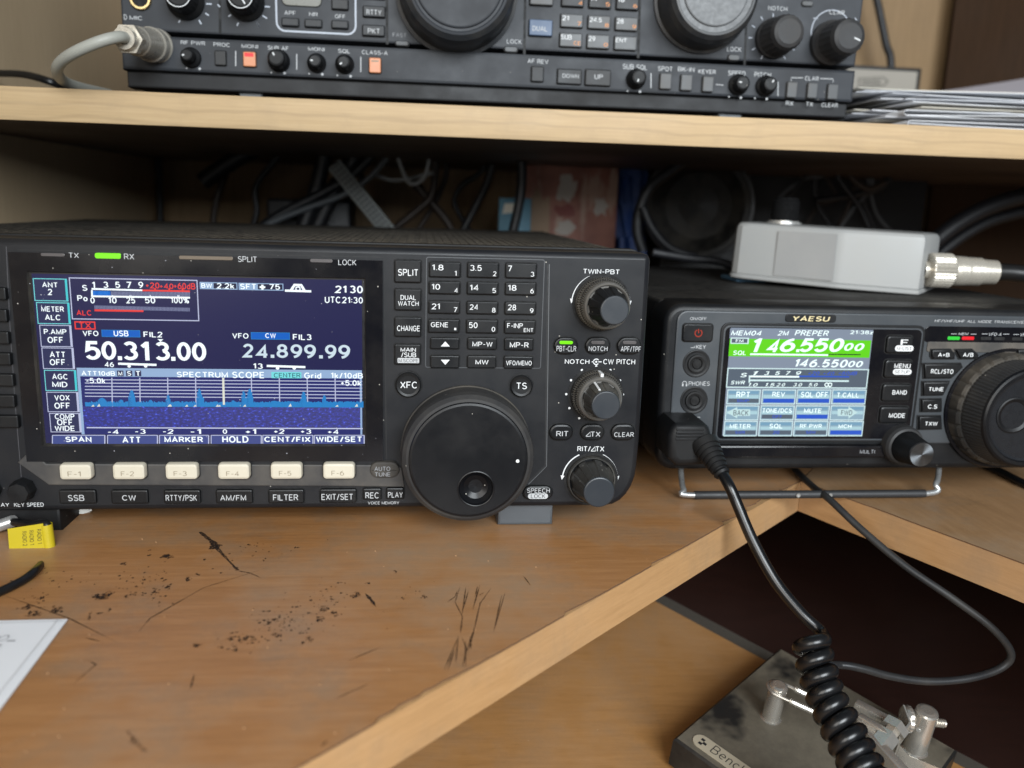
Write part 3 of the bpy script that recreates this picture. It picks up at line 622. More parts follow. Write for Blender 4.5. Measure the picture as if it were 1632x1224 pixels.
# left key column and small knobs
for i, y in enumerate((458, 493, 528.7, 562.5, 596.4, 630, 662.7)):
    xr = (9, 10.6, 13.5, 16.4, 21, 23, 29)[i]; mb = MB(); X0, X1, zA, zB = rect(PXV, (xr-60, y, xr, y+20), -2.5); mb.prism(rr(X0, X1, zA, zB, .6), .2, -2.5, .6, KEYM); build(mb, 'side_key', A)
for cx_ in (38.7, -16):
    p = W(PXV, cx_, 779, 0); mb = MB(); mb.lathe((p[0], 0, p[1]), UP, [(0, 4.7), (5, 4.4), (6.2, 3.9), (6.4, 0.01)], BLK2, 24, lambda k, i, n: 1+.05*math.cos(8*2*math.pi*i/n)); build(mb, 'small_knob', A)
# concentric knobs
RIBM = plastic('dusty_ribbed_knob', (46, 45, 43), .40, .3, .35, True, (142, 136, 124), spec=.5)
RIBK = plastic('dusty_knurl', (82, 79, 74), .36, .2, .4, False, (150, 144, 132), spec=.6); RIBL = plastic('worn_knob_rim', (92, 90, 87), .28, .1, .3, False, (150, 142, 128), spec=.6)  # pale rim colour paints the bright specular line at the ring's front
def cknob(v, c0, r0, ring, rin, rcap, depth, pointer=None, ribs=8):
    p = W(v, *c0, 0); sc = W(v, c0[0]+1, c0[1], 0)[0]-p[0]; R0 = r0*sc
    C_ = (p[0], 0, p[1]); ri, rc = rin*sc, rcap*sc
    kn = thing('x', (0, 0, 0), None, None); LOC.pop(kn.name); bpy.data.objects.remove(kn)
    mb = MB()
    mb.lathe((C_[0], -.05, C_[2]), UP, [(0, R0+1.2), (.2, R0+1.2), (.2, R0+.2)], SLOT, cap=False)
    if ring:
        q_ = depth*.52/8.0
        mb.lathe(C_, UP, [(0, R0), (1.6*q_, R0), (2.2*q_, R0*.985)], RIBM, 64, cap=False)
        mb.lathe(C_, UP, [(2.2*q_, R0*.975), (4.2*q_, R0*.93)], RIBK, 130, lambda k, i, n: 1+(.024 if i % 2 else -.024), cap=False)
        mb.lathe(C_, UP, [(4.2*q_, R0*.92), (4.6*q_, R0*.91), (5.0*q_, R0*.905)], RIBM, 64, cap=False)
        mb.lathe(C_, UP, [(5.0*q_, R0*.90), (6.6*q_, R0*.855)], RIBK, 130, lambda k, i, n: 1+(.02 if i % 2 else -.02), cap=False)
        mb.lathe(C_, UP, [(6.6*q_, R0*.865), (7.5*q_, R0*.84), (8.0*q_, R0*.79), (7.6*q_, ri*1.0), (7.0*q_, ri*1.0), (7.0*q_, .01)], RIBL, 64)
        y0 = 7.0*q_
    else: mb.lathe(C_, UP, [(0, R0), (1.5, R0*.99), (2.2, R0*.95), (2.2, ri)], RIBM, 64, cap=False); y0 = 2.0
    if pointer and ring:
        a = math.radians(pointer[0]); 
        mb.obox((C_[0]+R0*.93*math.cos(a), -4.4*q_, C_[2]+R0*.93*math.sin(a)), [(math.cos(a), 0, math.sin(a)), (0, 1, 0), (-math.sin(a), 0, math.cos(a))], (.7, 2.6*q_, .6), WHT)
    base_ = build(mb, 'knob', A)
    mb = MB(); d = depth
    fl = lambda k, i, n: 1-(.07 if (i*ribs % n) < ribs*6 and k < 4 else 0)
    mb.lathe(C_, UP, [(y0, ri*.97), (y0+(d-y0)*.25, ri*.90+rc*.07), (d-2.2, rc*1.06), (d-1.4, rc*1.04), (d-.5, rc*1.02)], RIBM if ring != 1 else BLK2, 96, fl, cap=False)
    mb.lathe(C_, UP, [(d-.6, rc*1.03), (d-.15, rc*.99), (d, rc*.93), (d, .01)], CAPM, 64)
    if pointer:
        a = math.radians(pointer[1]); r1, r2 = ri*.99, rc*1.1
        for t in (0,):
            P1 = Vector((C_[0]+r1*math.cos(a), -(y0+.6), C_[2]+r1*math.sin(a))); P2 = Vector((C_[0]+r2*math.cos(a), -(d-2.6), C_[2]+r2*math.sin(a)))
            dd = (P2-P1); L = dd.length; dd.normalize(); sd_ = Vector((-math.sin(a), 0, math.cos(a))); mb.obox((P1+P2)/2, [dd, sd_, dd.cross(sd_)], (L/2, .4, .35), WHT)
    build(mb, 'inner_knob' if ring else 'knob_grip', base_)
cknob(Z5, (597, 632), 318, 1, 238, 160, 26)
cknob(Z6, (437, 285), 195, 2, 140, 103, 21, (88, 112))
cknob(Z6, (400, 946), 189, 0, 172, 113, 18)
# main dial
p = W(PXV, 743, 714, 0); sc = W(PXV, 744, 714, 0)[0]-p[0]; C_ = (p[0], 0, p[1]); R0 = 105*sc
mb = MB(); mb.lathe(C_, UP, [(0, R0*.97), (1.2, R0*.985), (2.5, R0*.985), (2.5, R0*.93)], RUBD, 96, cap=False)
mb.lathe(C_, UP, [(3.2, R0*.97), (12.5, R0*.975), (15.5, R0*.955), (17.2, R0*.90), (17.8, R0*.855)], RUB, 128, cap=False)
dial = build(mb, 'tuning_dial', A)
mb = MB(); Y_ = 18.5
fc = Vector(C_)+UP*0; rf = R0*.862
mb.lathe(C_, UP, [(16.8, rf), (17.9, rf), (18.5, rf*.985), (18.7, rf*.95), (18.7, rf*.90)], FACE, 96, cap=False)
# face with the dished finger hole left open
dp = W(Z2, 421, 1047, -18.7); rh = (W(Z2, 421+74, 1047, -18.7)[0]-dp[0])
n = 96; ov = []; hv = []
for i in range(n):
    t = 2*math.pi*i/n; dx, dz = math.cos(t), math.sin(t); hv.append((dp[0]+rh*dx, -18.7, dp[1]+rh*dz))
    ox, oz = dp[0]-C_[0], dp[1]-C_[2]; bq = ox*dx+oz*dz; cq = ox*ox+oz*oz-(rf*.90)**2; k = -bq+math.sqrt(bq*bq-cq); ov.append((dp[0]+k*dx, -18.7, dp[1]+k*dz))
mb.add(hv+ov, [(i, n+i, n+(i+1) % n, (i+1) % n) for i in range(n)], FACE)
q = W(PXV, 825, 735, -18.8); mb.lathe((q[0], -18.72, q[1]), UP, [(0, .75), (.15, .7), (.2, .4)], WHT, 16)
build(mb, 'dial_face', dial)
mb = MB(); mb.lathe((dp[0], -18.7, dp[1]), UP, [(0, rh*1.0), (.35, rh*1.0), (.45, rh*.96), (.3, rh*.92), (-.8, rh*.86), (-2.4, rh*.66), (-3.4, rh*.38), (-3.7, .01)], FACE, 48); build(mb, 'finger_dimple', dial)
# feet
mb = MB(); X0, X1, zA, zB = rect(PXV, (794, 800, 882, 835), 4); mb.prism(ccw([(X0, .1), (X1, .1), (X1, 11), (X0, 11)]), 40, 5, 1.2, WALU, back=True); build(mb, 'foot', A, label='grey front foot catching the light')
mb = MB(); X0, X1, zA, zB = rect(PXV, (-40, 812, 97, 842), 4); mb.prism(ccw([(X0, .1), (X1, .1), (X1, 11), (X0, 11)]), 40, 4, 1.2, BLK2, back=True); build(mb, 'foot', A)
for x in (-220, 70): mb = MB(); mb.lathe((x, 270, .05), (0, 0, 1), [(0, 8), (9.6, 9)], BLK2, 24); build(mb, 'foot', A)

# ------------------------------------------------------------------ its screen
NAVY = emit('lcd_navy', (33, 33, 78)); MENU = emit('lcd_menu', (46, 50, 88)); LW = emit('lcd_white', (240, 250, 255), 1.15); LG = emit('lcd_line', (190, 196, 226)); LR = emit('lcd_red', (236, 62, 58)); LB = emit('lcd_blue', (10, 96, 196))
LC = emit('lcd_cyan', (70, 205, 215)); LS = emit('lcd_sky', (38, 130, 200)); LH = emit('lcd_header', (150, 178, 214)); LCY = emit('lcd_pale_cyan', (120, 222, 226)); LD = emit('lcd_dark', (24, 26, 60)); LBL = emit('lcd_grid_ground', (36, 42, 108)); LY = emit('lcd_marker', (226, 228, 214)); LT = emit('lcd_grey_tick', (120, 126, 160)); LBT = emit('lcd_button', (66, 78, 140))
t = NT('lcd_waterfall'); vo = t.n('ShaderNodeTexNoise', Scale=1, Detail=2.0, Roughness=.6); t.l(t.coord((700, 1, 1300)), vo.inputs['Vector'])
t.b.inputs['Base Color'].default_value = (0, 0, 0, 1); t.b.inputs['Emission Strength'].default_value = 1
t.l(t.ramp(vo.outputs[0], [(.45, lin((18, 24, 112))), (.60, lin((30, 40, 160))), (.70, lin((70, 96, 235)))]), t.b.inputs['Emission Color']); LWF = t.m
YS = -.75
mb = MB(); X0, X1, zA, zB = rect(PXV, (56, 439, 592, 716), YS+.4); mb.flat([(X0, zA), (X1, zA), (X1, zB), (X0, zB)], YS+.4, plain('lcd_edge_black', (8, 8, 12), .3))
mb.quad(Z1, (172, 266, 1485, 940), YS+.3, NAVY)
DUSTW = plain('lint', (150, 150, 158), .8)
rd = random.Random(21)
for i in range(70):
    dx_, dz_ = rd.uniform(BX0+2, BX1-2), rd.uniform(BZ0+1, BZ1-1); e = abs(rd.gauss(.07, .06))+.05
    mb.flat(rr(dx_-e, dx_+e, dz_-e*rd.uniform(.6, 1), dz_+e, e), -1.75, DUSTW)
scr = build(mb, 'screen', bez)
e1, e2_, e3, e4 = YS+.25, YS+.2, YS+.15, YS+.1
def fr(mb, bx, m_, t=.28, y=e2_): mb.frame(Z1, bx, y, t, m_)
cells = [((137, 265, 275, 357), ('ANT', '2'), 1), ((150, 362, 285, 450), ('METER', 'ALC'), 1), ((163, 454, 293, 543), ('P.AMP', 'OFF'), 0), ((172, 546, 302, 633), ('ATT', 'OFF'), 0), ((182, 637, 312, 722), ('AGC', 'MID'), 1), ((191, 726, 321, 808), ('VOX', 'OFF'), 0), ((203, 812, 330, 890), ('COMP', 'OFF', 'WIDE'), 0)]
for bx, ws, cy_ in cells:
    mb = MB(); mb.quad(Z1, bx, e1, MENU); fr(mb, bx, LCY if cy_ else LG, .3, e2_)
    mb.quad(Z1, (bx[2]-9, bx[1]+3, bx[2]-1, bx[3]-3), e3, LC if cy_ else LG)
    for i, s_ in enumerate(ws):
        hh_ = (bx[3]-bx[1]); yy = bx[1]+hh_*(.3, .68)[i] if len(ws) == 2 else bx[1]+hh_*(.17, .48, .80)[i]
        if s_ == '2': yy -= 8
        if s_ == 'ANT': yy -= 2
        wd = {1: 20, 3: 62, 4: 80, 5: 92}[len(s_)]; xc = (bx[0]+bx[2])/2-4; mb.text(s_, Z1, (xc-wd/2, yy-12.5, xc+wd/2, yy+12.5), e4, LW, .035)
    build(mb, 'screen_menu_cell', scr)
mb = MB(); fr(mb, (288, 266, 808, 435), LG, .4)
def st(s_, bx, m_=LW, bold=.035, mbx=None): (mbx or mb).text(s_, Z1, bx, e4, m_, bold)
for s_, x in (('1', 380), ('3', 430), ('5', 478), ('7', 525), ('9', 572)): st(s_, (x-(6 if s_ == '1' else 10), 278, x+(6 if s_ == '1' else 10), 303))
st('+20', (593, 281, 648, 305), LR); st('+40', (650, 283, 705, 307), LR); st('+60dB', (707, 283, 794, 309), LR); st('S', (334, 291, 355, 315)); st('Po', (314, 333, 356, 357)); st('ALC', (311, 391, 371, 415), LR)
for s_, x, wd in (('0', 376, 18), ('10', 457, 34), ('25', 530, 38), ('50', 610, 42), ('100%', 731, 74)): st(s_, (x-wd/2, 341, x+wd/2, 366))
def hl(x0, y0, x1, y1, m_, t=.55, y=e3): mb.line([W(Z1, x0, y0, y), W(Z1, x1, y1, y)], y, t, m_)
hl(372, 307, 578, 313, LW, .7); hl(578, 313, 772, 317, LR, .7); hl(375, 337, 772, 343, LW, .7); hl(374, 312, 374, 340, LW, .7)
for i in range(9): hl(376+i*24.6, 304+i*.6, 376+i*24.6, 308+i*.6, LW, .5)
for x in (630, 688, 742): hl(x, 304, x, 314, LR, .7)
for x in (457, 530, 610, 725): hl(x, 332, x, 340, LW, .7)
mb.quad(Z1, (377, 315, 449, 334), e3, LB)
for i in range(58): x = 453+i*5.55; hl(x, 317+i*.06, x, 335+i*.06, LT, .38)
for i in range(13): x = 380+i*5.55; hl(x, 316, x, 333, emit('lcd_blue_tick', (60, 140, 230)) if i == 0 else bpy.data.materials['lcd_blue_tick'], .3)
for i in range(70): x = 386+i*5.55; hl(x, 374+i*.14, x, 389+i*.14, LT, .38)
hl(384, 394, 583, 397, LR, .8)
build(mb, 'screen_meter', scr)
mb = MB(); mb.frame(Z1, (303, 439, 388, 472), e2_, .5, LR); st('TX', (322, 444, 370, 467), LR, .025)
st('VFO', (336, 477, 400, 501)); mb.quad(Z1, (413, 474, 570, 503), e3, LB); mb.frame(Z1, (413, 474, 570, 503), e4, .2, LS); st('USB', (462, 476, 522, 500)); st('FIL2', (583, 481, 660, 504))
for s_, x0, x1 in (('5', 345, 408), ('0', 412, 472), ('.', 479, 496), ('3', 502, 560), ('1', 572, 606), ('3', 632, 690), ('.', 696, 713), ('0', 718, 775), ('0', 780, 838)):
    y0 = 519+(x0-345)*.012
    mb.text(s_, Z1, (x0, y0, x1, y0+76) if s_ != '.' else (x0, y0+60, x1, y0+76), e4, LW, .05)
mb.flat(ccw([W(Z1, x, y, e4) for x, y in ((640, 511), (664, 512), (652, 522))]), e4, LW)
st('46', (424, 602, 463, 625)); hl(480, 611, 636, 616, LW, .9)
for x in (525, 592): mb.quad(Z1, (x-7, 616, x+7, 627), e4, LW, .8)
st('VFO', (944, 487, 1010, 511)); mb.quad(Z1, (1020, 484, 1178, 513), e3, LB); mb.frame(Z1, (1020, 484, 1178, 513), e4, .2, LS); st('CW', (1078, 486, 1121, 509)); st('FIL3', (1190, 491, 1266, 515))
LW2 = emit('lcd_soft_white', (208, 226, 238))
for s_, x0, x1 in (('2', 981, 1029), ('4', 1036, 1086), ('.', 1100, 1115), ('8', 1124, 1170), ('9', 1181, 1228), ('9', 1236, 1284), ('.', 1297, 1312), ('9', 1321, 1367), ('9', 1375, 1423)):
    y0 = 530+(x0-981)*.012; mb.text(s_, Z1, (x0, y0, x1, y0+56) if s_ != '.' else (x0, y0+43, x1, y0+56), e4, LW2, .045)
st('13', (1029, 610, 1068, 632)); hl(1084, 620, 1241, 625, LW, .9)
for x in (1128, 1196): mb.quad(Z1, (x-7, 624, x+7, 635), e4, LW, .8)
build(mb, 'screen_frequency', scr)
mb = MB()
mb.quad(Z1, (812, 280, 965, 309), e3, LH); mb.quad(Z1, (868, 284, 961, 306), e4+.02, LD); st('BW', (818, 283, 862, 305)); st('2.2k', (878, 284, 952, 306))
mb.quad(Z1, (970, 284, 1152, 313), e3, LH); mb.quad(Z1, (1048, 288, 1148, 310), e4+.02, LD); st('SFT', (976, 286, 1040, 309)); st('+', (1055, 290, 1078, 310)); st('75', (1096, 288, 1138, 310))
hl(1158, 314, 1265, 317, LW, .9); mb.line([W(Z1, x, y, e3) for x, y in ((1183, 313), (1197, 291), (1224, 292), (1238, 315))], e3, 1.1, LW); hl(1203, 300, 1203, 312, LW, .5); hl(1219, 300, 1219, 312, LW, .5); hl(1203, 300, 1219, 300, LW, .5)
st('21', (1358, 294, 1408, 324), LW, .045); st('30', (1422, 294, 1475, 325), LW, .045); st('UTC', (1320, 338, 1383, 365)); st('21:30', (1388, 340, 1475, 366))
build(mb, 'screen_status_line', scr)
mb = MB()
mb.quad(Z1, (332, 634, 1481, 900), e1, LH)
mb.quad(Z1, (345, 668, 1472, 898), e2_, LBL); mb.quad(Z1, (350, 786, 1474, 898), e2_-.02, LWF); mb.quad(Z1, (355, 873, 1474, 899), e3+.02, LBL)
for i in range(9): x = 455+i*113.4; mb.line([W(Z1, x-.5, 668, e3), W(Z1, x+1.5, 786, e3)], e3, .42 if i != 4 else .01, LG)
for i in range(6): mb.line([W(Z1, 345, 676+i*13.5, e3), W(Z1, 1472, 683+i*13.8, e3)], e3, .36, LG)
mb.line([W(Z1, 907, 668, e4), W(Z1, 910, 778, e4)], e4, .85, LY)
hl(352, 871, 1474, 875, LG, .5)
top = [(345, 787)]
rn = random.Random(5); peaks = [(533, 718, 15), (681, 737, 9), (808, 712, 12), (822, 745, 6), (988, 721, 10), (1013, 713, 14), (1232, 724, 12), (1316, 738, 9), (412, 750, 18), (1112, 762, 14), (1380, 764, 6), (490, 757, 10), (610, 758, 8), (945, 760, 8), (1410, 764, 8)]
for i in range(283):
    x = 345+i*4.0; y = 766+rn.uniform(-3, 3)
    for px_, py_, wd in peaks:
        dd = abs(x-px_)/wd
        if dd < 1: y = min(y, 766-(766-py_)*(1-dd*dd*.8))
    top += [(x, y), (x+4, y)]
top.append((1474, 787)); w2 = [W(Z1, x, y, e4) for x, y in top]; zb = W(Z1, 910, 787, e4)[1]
for i in range(1, len(top)-1, 2):
    a, c = w2[i], w2[i+1]; mb.flat([(a[0], zb), (c[0], zb), c, a], e4+.03, LS)
for i in range(26):
    x = rn.uniform(360, 1460); mb.flat(ccw([W(Z1, x-6, 786, e4), W(Z1, x+8, 785, e4), W(Z1, x+3, 775+rn.uniform(-3, 4), e4)]), e4+.02, LY) if i % 2 else None
st('ATT10dB', (331, 639, 468, 660))
for s_, x in (('M', 489), ('S', 525), ('T', 561)): mb.quad(Z1, (x-13, 639, x+13, 662), e3, MENU); st(s_, (x-8, 641, x+8, 660))
st('SPECTRUM', (719, 642, 927, 668)); st('SCOPE', (944, 644, 1073, 670)); mb.quad(Z1, (1103, 645, 1225, 670), e3, LCY); st('CENTER', (1113, 648, 1221, 669), LD, 0); st('Grid', (1236, 647, 1306, 672)); st('1k/10dB', (1345, 648, 1475, 671))
st('-5.0k', (351, 669, 428, 691)); st('+5.0k', (1386, 678, 1468, 701))
for s_, x in (('-4', 460), ('-3', 571), ('-2', 684), ('-1', 796), ('0', 914), ('+1', 1020), ('+2', 1135), ('+3', 1244), ('+4', 1354)): st(s_, (x-(21 if len(s_) > 1 else 9), 877, x+(21 if len(s_) > 1 else 9), 896))
build(mb, 'screen_spectrum', scr)
for s_, x0, x1, a, c in (('SPAN', 213, 426, 266, 372), ('ATT', 437, 640, 497, 570), ('MARKER', 648, 848, 668, 825), ('HOLD', 858, 1062, 903, 1010), ('CENT/FIX', 1068, 1272, 1074, 1262), ('WIDE/SET', 1278, 1480, 1284, 1470)):
    mb = MB(); mb.quad(Z1, (x0, 902, x1, 937), e1, LBT); mb.line([W(Z1, x0, 902, e3), W(Z1, x1, 902, e3)], e3, .3, LG); mb.line([W(Z1, x0, 902, e3), W(Z1, x0, 936, e3)], e3, .35, LG); mb.line([W(Z1, x1, 902, e3), W(Z1, x1, 936, e3)], e3, .45, LG)
    st(s_, (a, 905, c, 932), LW, .05, mb); build(mb, 'screen_soft_key', scr)

# ================================================================== the small transceiver on the right (face in the plane Y = 40)
YB = 40
B = thing('radio_transceiver', (235, YB, 0), 'compact black radio transceiver with green frequency screen, propped on a wire stand', 'radio')
ZC = (1020, 320, 2.5507); ZS = (1140, 500, 5.827); ZD = (1390, 480, 4.372)
GREYF = plastic('satin_grey_face', (58, 62, 66), .34, .08, .05, spec=.45)
BR = (115.5, 345.0, 14.5, 96.8)
COVER2 = plastic('black_cover', (16, 17, 18), .6, .6, .08, True, (104, 98, 90), top=.22)
b = MB(); b.box(118, 342.5, YB+20, YB+262, 16, 96.2, COVER2, 2.5); build(b, 'body', B)
b = MB(); b.prism(rr(BR[0], BR[1], BR[2], BR[3], 9), YB+24, YB-1, 3.2, BLK, rounds=4, back=True)
fx0, fx1, fz0, fz1 = W(ZC, 133, 700, YB-1)[0], 340, W(ZC, 600, 985, YB-1)[1], W(ZC, 600, 452, YB-1)[1]
b.prism(rr(fx0, fx1, fz0, fz1, 5), YB, YB-2.2, .8, GREYF)
FY = YB-2.2; t0 = FY-.06
b.text('ON/OFF', ZC, (204, 472, 270, 486), t0, GRYT); b.text('KEY', ZC, (228, 586, 268, 602), t0, GRYT, .01); b.text('PHONES', ZC, (198, 733, 284, 753), t0, GRYT); b.text('MIC', ZC, (203, 877, 245, 895), t0, GRYT)
b.frame(ZC, (190, 878, 198, 894), t0, .25, GRYT, 1); b.line([W(ZC, 206, 597, t0), W(ZC, 222, 597, t0), W(ZC, 222, 590, t0)], t0, .25, GRYT)
arc(b, ZC, (181, 743), 9, -20, 200, t0, .3, GRYT); b.quad(ZC, (171, 743, 177, 754), t0, GRYT); b.quad(ZC, (186, 743, 192, 754), t0, GRYT)
b.text('HF/VHF/UHF ALL MODE TRANSCEIVER', ZD, (437, 131, 1082, 153), t0, GRYT, .005, .1)
build(b, 'front_panel', B)
# badge
GOLD = plain('gold_print', (222, 206, 160), .35, .4)
b = MB(); X0, X1, zA, zB = rect(ZC, (593, 462, 798, 494), FY-.6); b.prism(rr(X0, X1, zA, zB, 1.2), FY, FY-.6, .3, BLK); b.text('YAESU', ZC, (622, 467, 773, 490), FY-.68, GOLD, .04, .12); build(b, 'badge', B)
# power key and jacks
SYM = emit('power_symbol_red', (190, 70, 52), .8)
def psym(mb, yf):
    pts = arc(mb, ZC, (238, 538), 14, 120, 420, yf-.05, .55, SYM); mb.line([W(ZC, 238, 521, yf), W(ZC, 238, 538, yf)], yf-.05, .55, SYM)
pill('power_key', ZC, (176, 502, 298, 574), FY-1.4, KEYM, 1.6, .6, parent=B, post=psym, raise_=FY)
for c in ((229, 662), (219, 811)):
    p = W(ZC, *c, FY); mb = MB(); sc = W(ZC, c[0]+1, c[1], FY)[0]-p[0]; r = 56*sc
    mb.lathe((p[0], FY, p[1]), UP, [(0, r), (.3, r*.98), (.4, r*.94), (.35, r*.86), (.25, r*.80), (.25, r*.66)], BLK, 40, cap=False)
    mb.lathe((p[0], FY, p[1]), UP, [(.25, r*.66), (1.4, r*.64), (1.5, r*.55), (1.2, r*.40), (.3, r*.36), (.2, .01)], BLK2, 40, mcap=SLOT); mb.lathe((p[0], FY, p[1]), UP, [(1.25, r*.3), (1.26, .01)], SLOT, 24)
    build(mb, 'jack', B)
# recessed screen glass with its frame
b = MB(); X0, X1, zA, zB = rect(ZC, (318, 505, 1140, 988), FY-.9)
o = rr(X0, X1, zA, zB, 4); b.prism(o, FY, FY-.9, .4, BLK)
b.prism(rr(X0+1.3, X1-1.3, zA+1.3, zB-1.3, 3), FY, FY-1.05, .2, GREYF); b.flat(rr(X0+2.1, X1-2.1, zA+2.2, zB-2.1, 2.5), FY-1.1, GLOSSB)
sb = build(b, 'screen_bezel', B)
SYB = FY-1.15
SBG = emit('lcd_slate', (136, 148, 166)); SGR = emit('lcd_green', (104, 220, 30)); SW = emit('lcd_bright', (236, 255, 255), 1.2); SBD = emit('lcd_border', (216, 242, 244)); SBL = emit('lcd_blue_bar', (50, 92, 205)); SDK = emit('lcd_dark_slate', (92, 104, 118)); SB2 = emit('lcd_teal_top', (122, 164, 192)); SB1 = emit('lcd_steel', (146, 176, 194)); SBT = emit('lcd_blue_text', (56, 92, 210)); SLN = emit('lcd_dark_line', (40, 60, 40)); SBA = emit('lcd_arrow', (200, 230, 232)); SB3 = emit('lcd_teal_light', (176, 212, 222))
mb = MB(); mb.quad(ZS, (110, 146, 1416, 1139), SYB, SBG); scr2 = build(mb, 'screen', sb)
y1, y2, y3, y4 = SYB-.05, SYB-.1, SYB-.15, SYB-.2
def s2(mb, s_, bx, m_=None, bold=.03, sh=0): mb.text(s_, ZS, bx, y3, m_ or SW, bold, sh)
mb = MB(); mb.quad(ZS, (134, 240, 1446, 402), y1, SGR); mb.quad(ZS, (140, 148, 1468, 238), y1, SBG)
s2(mb, 'MEM04', (146, 152, 430, 204), sh=.18); s2(mb, '2M', (574, 154, 686, 204), sh=.18); s2(mb, 'PREPER', (738, 155, 1055, 206), sh=.18); s2(mb, '21:38z', (1250, 156, 1470, 190))
mb.quad(ZS, (142, 222, 312, 280), y2, SBD); mb.quad(ZS, (152, 232, 298, 270), y3, SDK); mb.text('FM', ZS, (190, 235, 262, 267), y4, SW, .03)
for s_, x0, x1 in (('1', 356, 432), ('4', 474, 594), ('6', 602, 744), ('.', 750, 782), ('5', 786, 912), ('5', 922, 1050), ('0', 1062, 1196)):
    mb.text(s_, ZS, (x0, 228, x1, 356) if s_ != '.' else (x0, 330, x1, 356), y3, SW, .05, .2)
s2(mb, '0', (1198, 272, 1284, 344), None, .05, .2); s2(mb, '0', (1294, 274, 1384, 346), None, .05, .2)
s2(mb, 'SQL', (166, 342, 284, 384), None, .03, .1); mb.quad(ZS, (325, 372, 1050, 388), y3, SW); mb.quad(ZS, (1050, 374, 1350, 383), y3, SLN)
s2(mb, '146.550', (746, 416, 1232, 498), None, .045, .2); s2(mb, '00', (1234, 438, 1372, 497), None, .045, .2)
build(mb, 'screen_frequency', scr2)
mb = MB(); mb.quad(ZS, (112, 508, 1424, 692), y1, SDK); mb.frame(ZS, (112, 508, 1424, 692), y2, .55, SBD); mb.quad(ZS, (122, 528, 1390, 682), y2+.02, SDK)
s2(mb, 'S', (232, 550, 296, 590), None, .03, .2); s2(mb, 'SWR', (144, 620, 276, 660), None, .03, .2)
for s_, x in (('1', 376), ('3', 478), ('5', 578), ('7', 678), ('9', 774)): s2(mb, s_, (x-24, 534, x+24, 570), None, .03, .25)
for s_, x, wd in (('+20', 916, 104), ('+40', 1055, 104), ('+60dB', 1232, 172)): s2(mb, s_, (x-wd/2, 536, x+wd/2, 570), SBT, .03, .25)
mb.quad(ZS, (312, 576, 780, 592), y3, SW); mb.quad(ZS, (780, 576, 1246, 590), y3, SBL); mb.quad(ZS, (310, 576, 326, 640), y3, SBD); mb.quad(ZS, (326, 594, 1240, 612), y3, SDK); mb.quad(ZS, (312, 614, 1244, 630), y3, SBD)
for s_, x in (('1.0', 352), ('1.5', 510), ('2.0', 606), ('3.0', 764), ('5.0', 908)): s2(mb, s_, (x-42, 644, x+42, 676), None, .025, .25)
arc(mb, ZS, (1034, 660), 16, 0, 360, y3, .5, SW); arc(mb, ZS, (1066, 660), 16, 0, 360, y3, .5, SW)
build(mb, 'screen_meter', scr2)
keys = [[('RPT', (196, 724, 320, 776), 'SIMP'), ('REV', (530, 726, 646, 776), None), ('SQL OFF', (796, 726, 1044, 778), None), ('T.CALL', (1132, 728, 1332, 778), None)],
        [('BACK', (168, 892, 308, 946), '<'), ('TONE/DCS', (440, 874, 712, 924), 'OFF'), ('MUTE', (824, 876, 984, 924), None), ('FWD', (1168, 894, 1272, 946), '>')],
        [('METER', (134, 1020, 328, 1066), 'SWR'), ('SQL', (504, 1022, 622, 1066), '20'), ('RF PWR', (786, 1022, 990, 1066), '50W'), ('MCH', (1144, 1024, 1266, 1064), None)]]
xs = [(104, 418), (432, 746), (756, 1072), (1082, 1400)]; ys = [(704, 842), (852, 990), (996, 1138)]
for r_ in range(3):
    for c_ in range(4):
        nm, tb, sub = keys[r_][c_]; dx = -14*r_; bx = (xs[c_][0]+dx+(4 if c_ == 0 else 0), ys[r_][0], xs[c_][1]+dx, ys[r_][1]); mb = MB()
        mb.quad(ZS, bx, y1, SB1); mb.frame(ZS, bx, y3, .42, SBD); ym_ = bx[1]+(bx[3]-bx[1])*.62
        mb.quad(ZS, (bx[0]+14, bx[1]+14, bx[2]-14, bx[1]+40), y2, SB2); mb.quad(ZS, (bx[0]+14, bx[1]+52, bx[2]-14, bx[1]+82), y2, SB3)
        if sub in ('<', '>'):
            a = [(120-14, 916), (204, 866), (204, 886), (324, 886), (324, 950), (204, 950), (204, 972)] if sub == '<' else [(1136, 884), (1236, 884), (1236, 862), (1322, 916), (1236, 974), (1236, 950), (1136, 950)]
            mb.flat(ccw([W(ZS, x, y, y3) for x, y in a]), y3, SBA); mb.text(nm, ZS, tb, y4, SDK, .02)
        else:
            mb.quad(ZS, (bx[0]+14, ym_, bx[2]-14, bx[3]-16), y3, SBL if sub is None else SDK); mb.text(nm, ZS, tb, y4, SW, .035)
            if sub: xc = (tb[0]+tb[2])/2; wd = 26*len(sub); mb.text(sub, ZS, (xc-wd/2-6, ym_+2, xc+wd/2+6, bx[3]-20), y4, SBT, .03)
        build(mb, 'screen_soft_key', scr2)
# keys right of the screen
def mpill(lbl, bx):
    def f(mb, yf): mb.quad(ZC, bx, yf-.03, WHT, 1.4); mb.text(lbl, ZC, (bx[0]+8, bx[1]+5, bx[2]-8, bx[3]-5), yf-.06, DRK, 0)
    return f
for s_, bx, tb, ps in (('F', (1004, 550, 1112, 622), (1060, 564, 1090, 586), mpill('M-LIST', (1037, 588, 1112, 612))), ('MENU', (996, 648, 1109, 722), (1034, 660, 1100, 683), mpill('SETUP', (1028, 684, 1104, 707))), ('BAND', (986, 746, 1105, 818), (1026, 768, 1085, 790), None), ('MODE', (976, 838, 1096, 906), (1012, 862, 1077, 883), None)):
    pill('menu_key', ZC, bx, FY-2.6, KEYM, 1.6, .9, [(s_, tb)], parent=B, post=ps, bold=.03, raise_=FY-1.1)
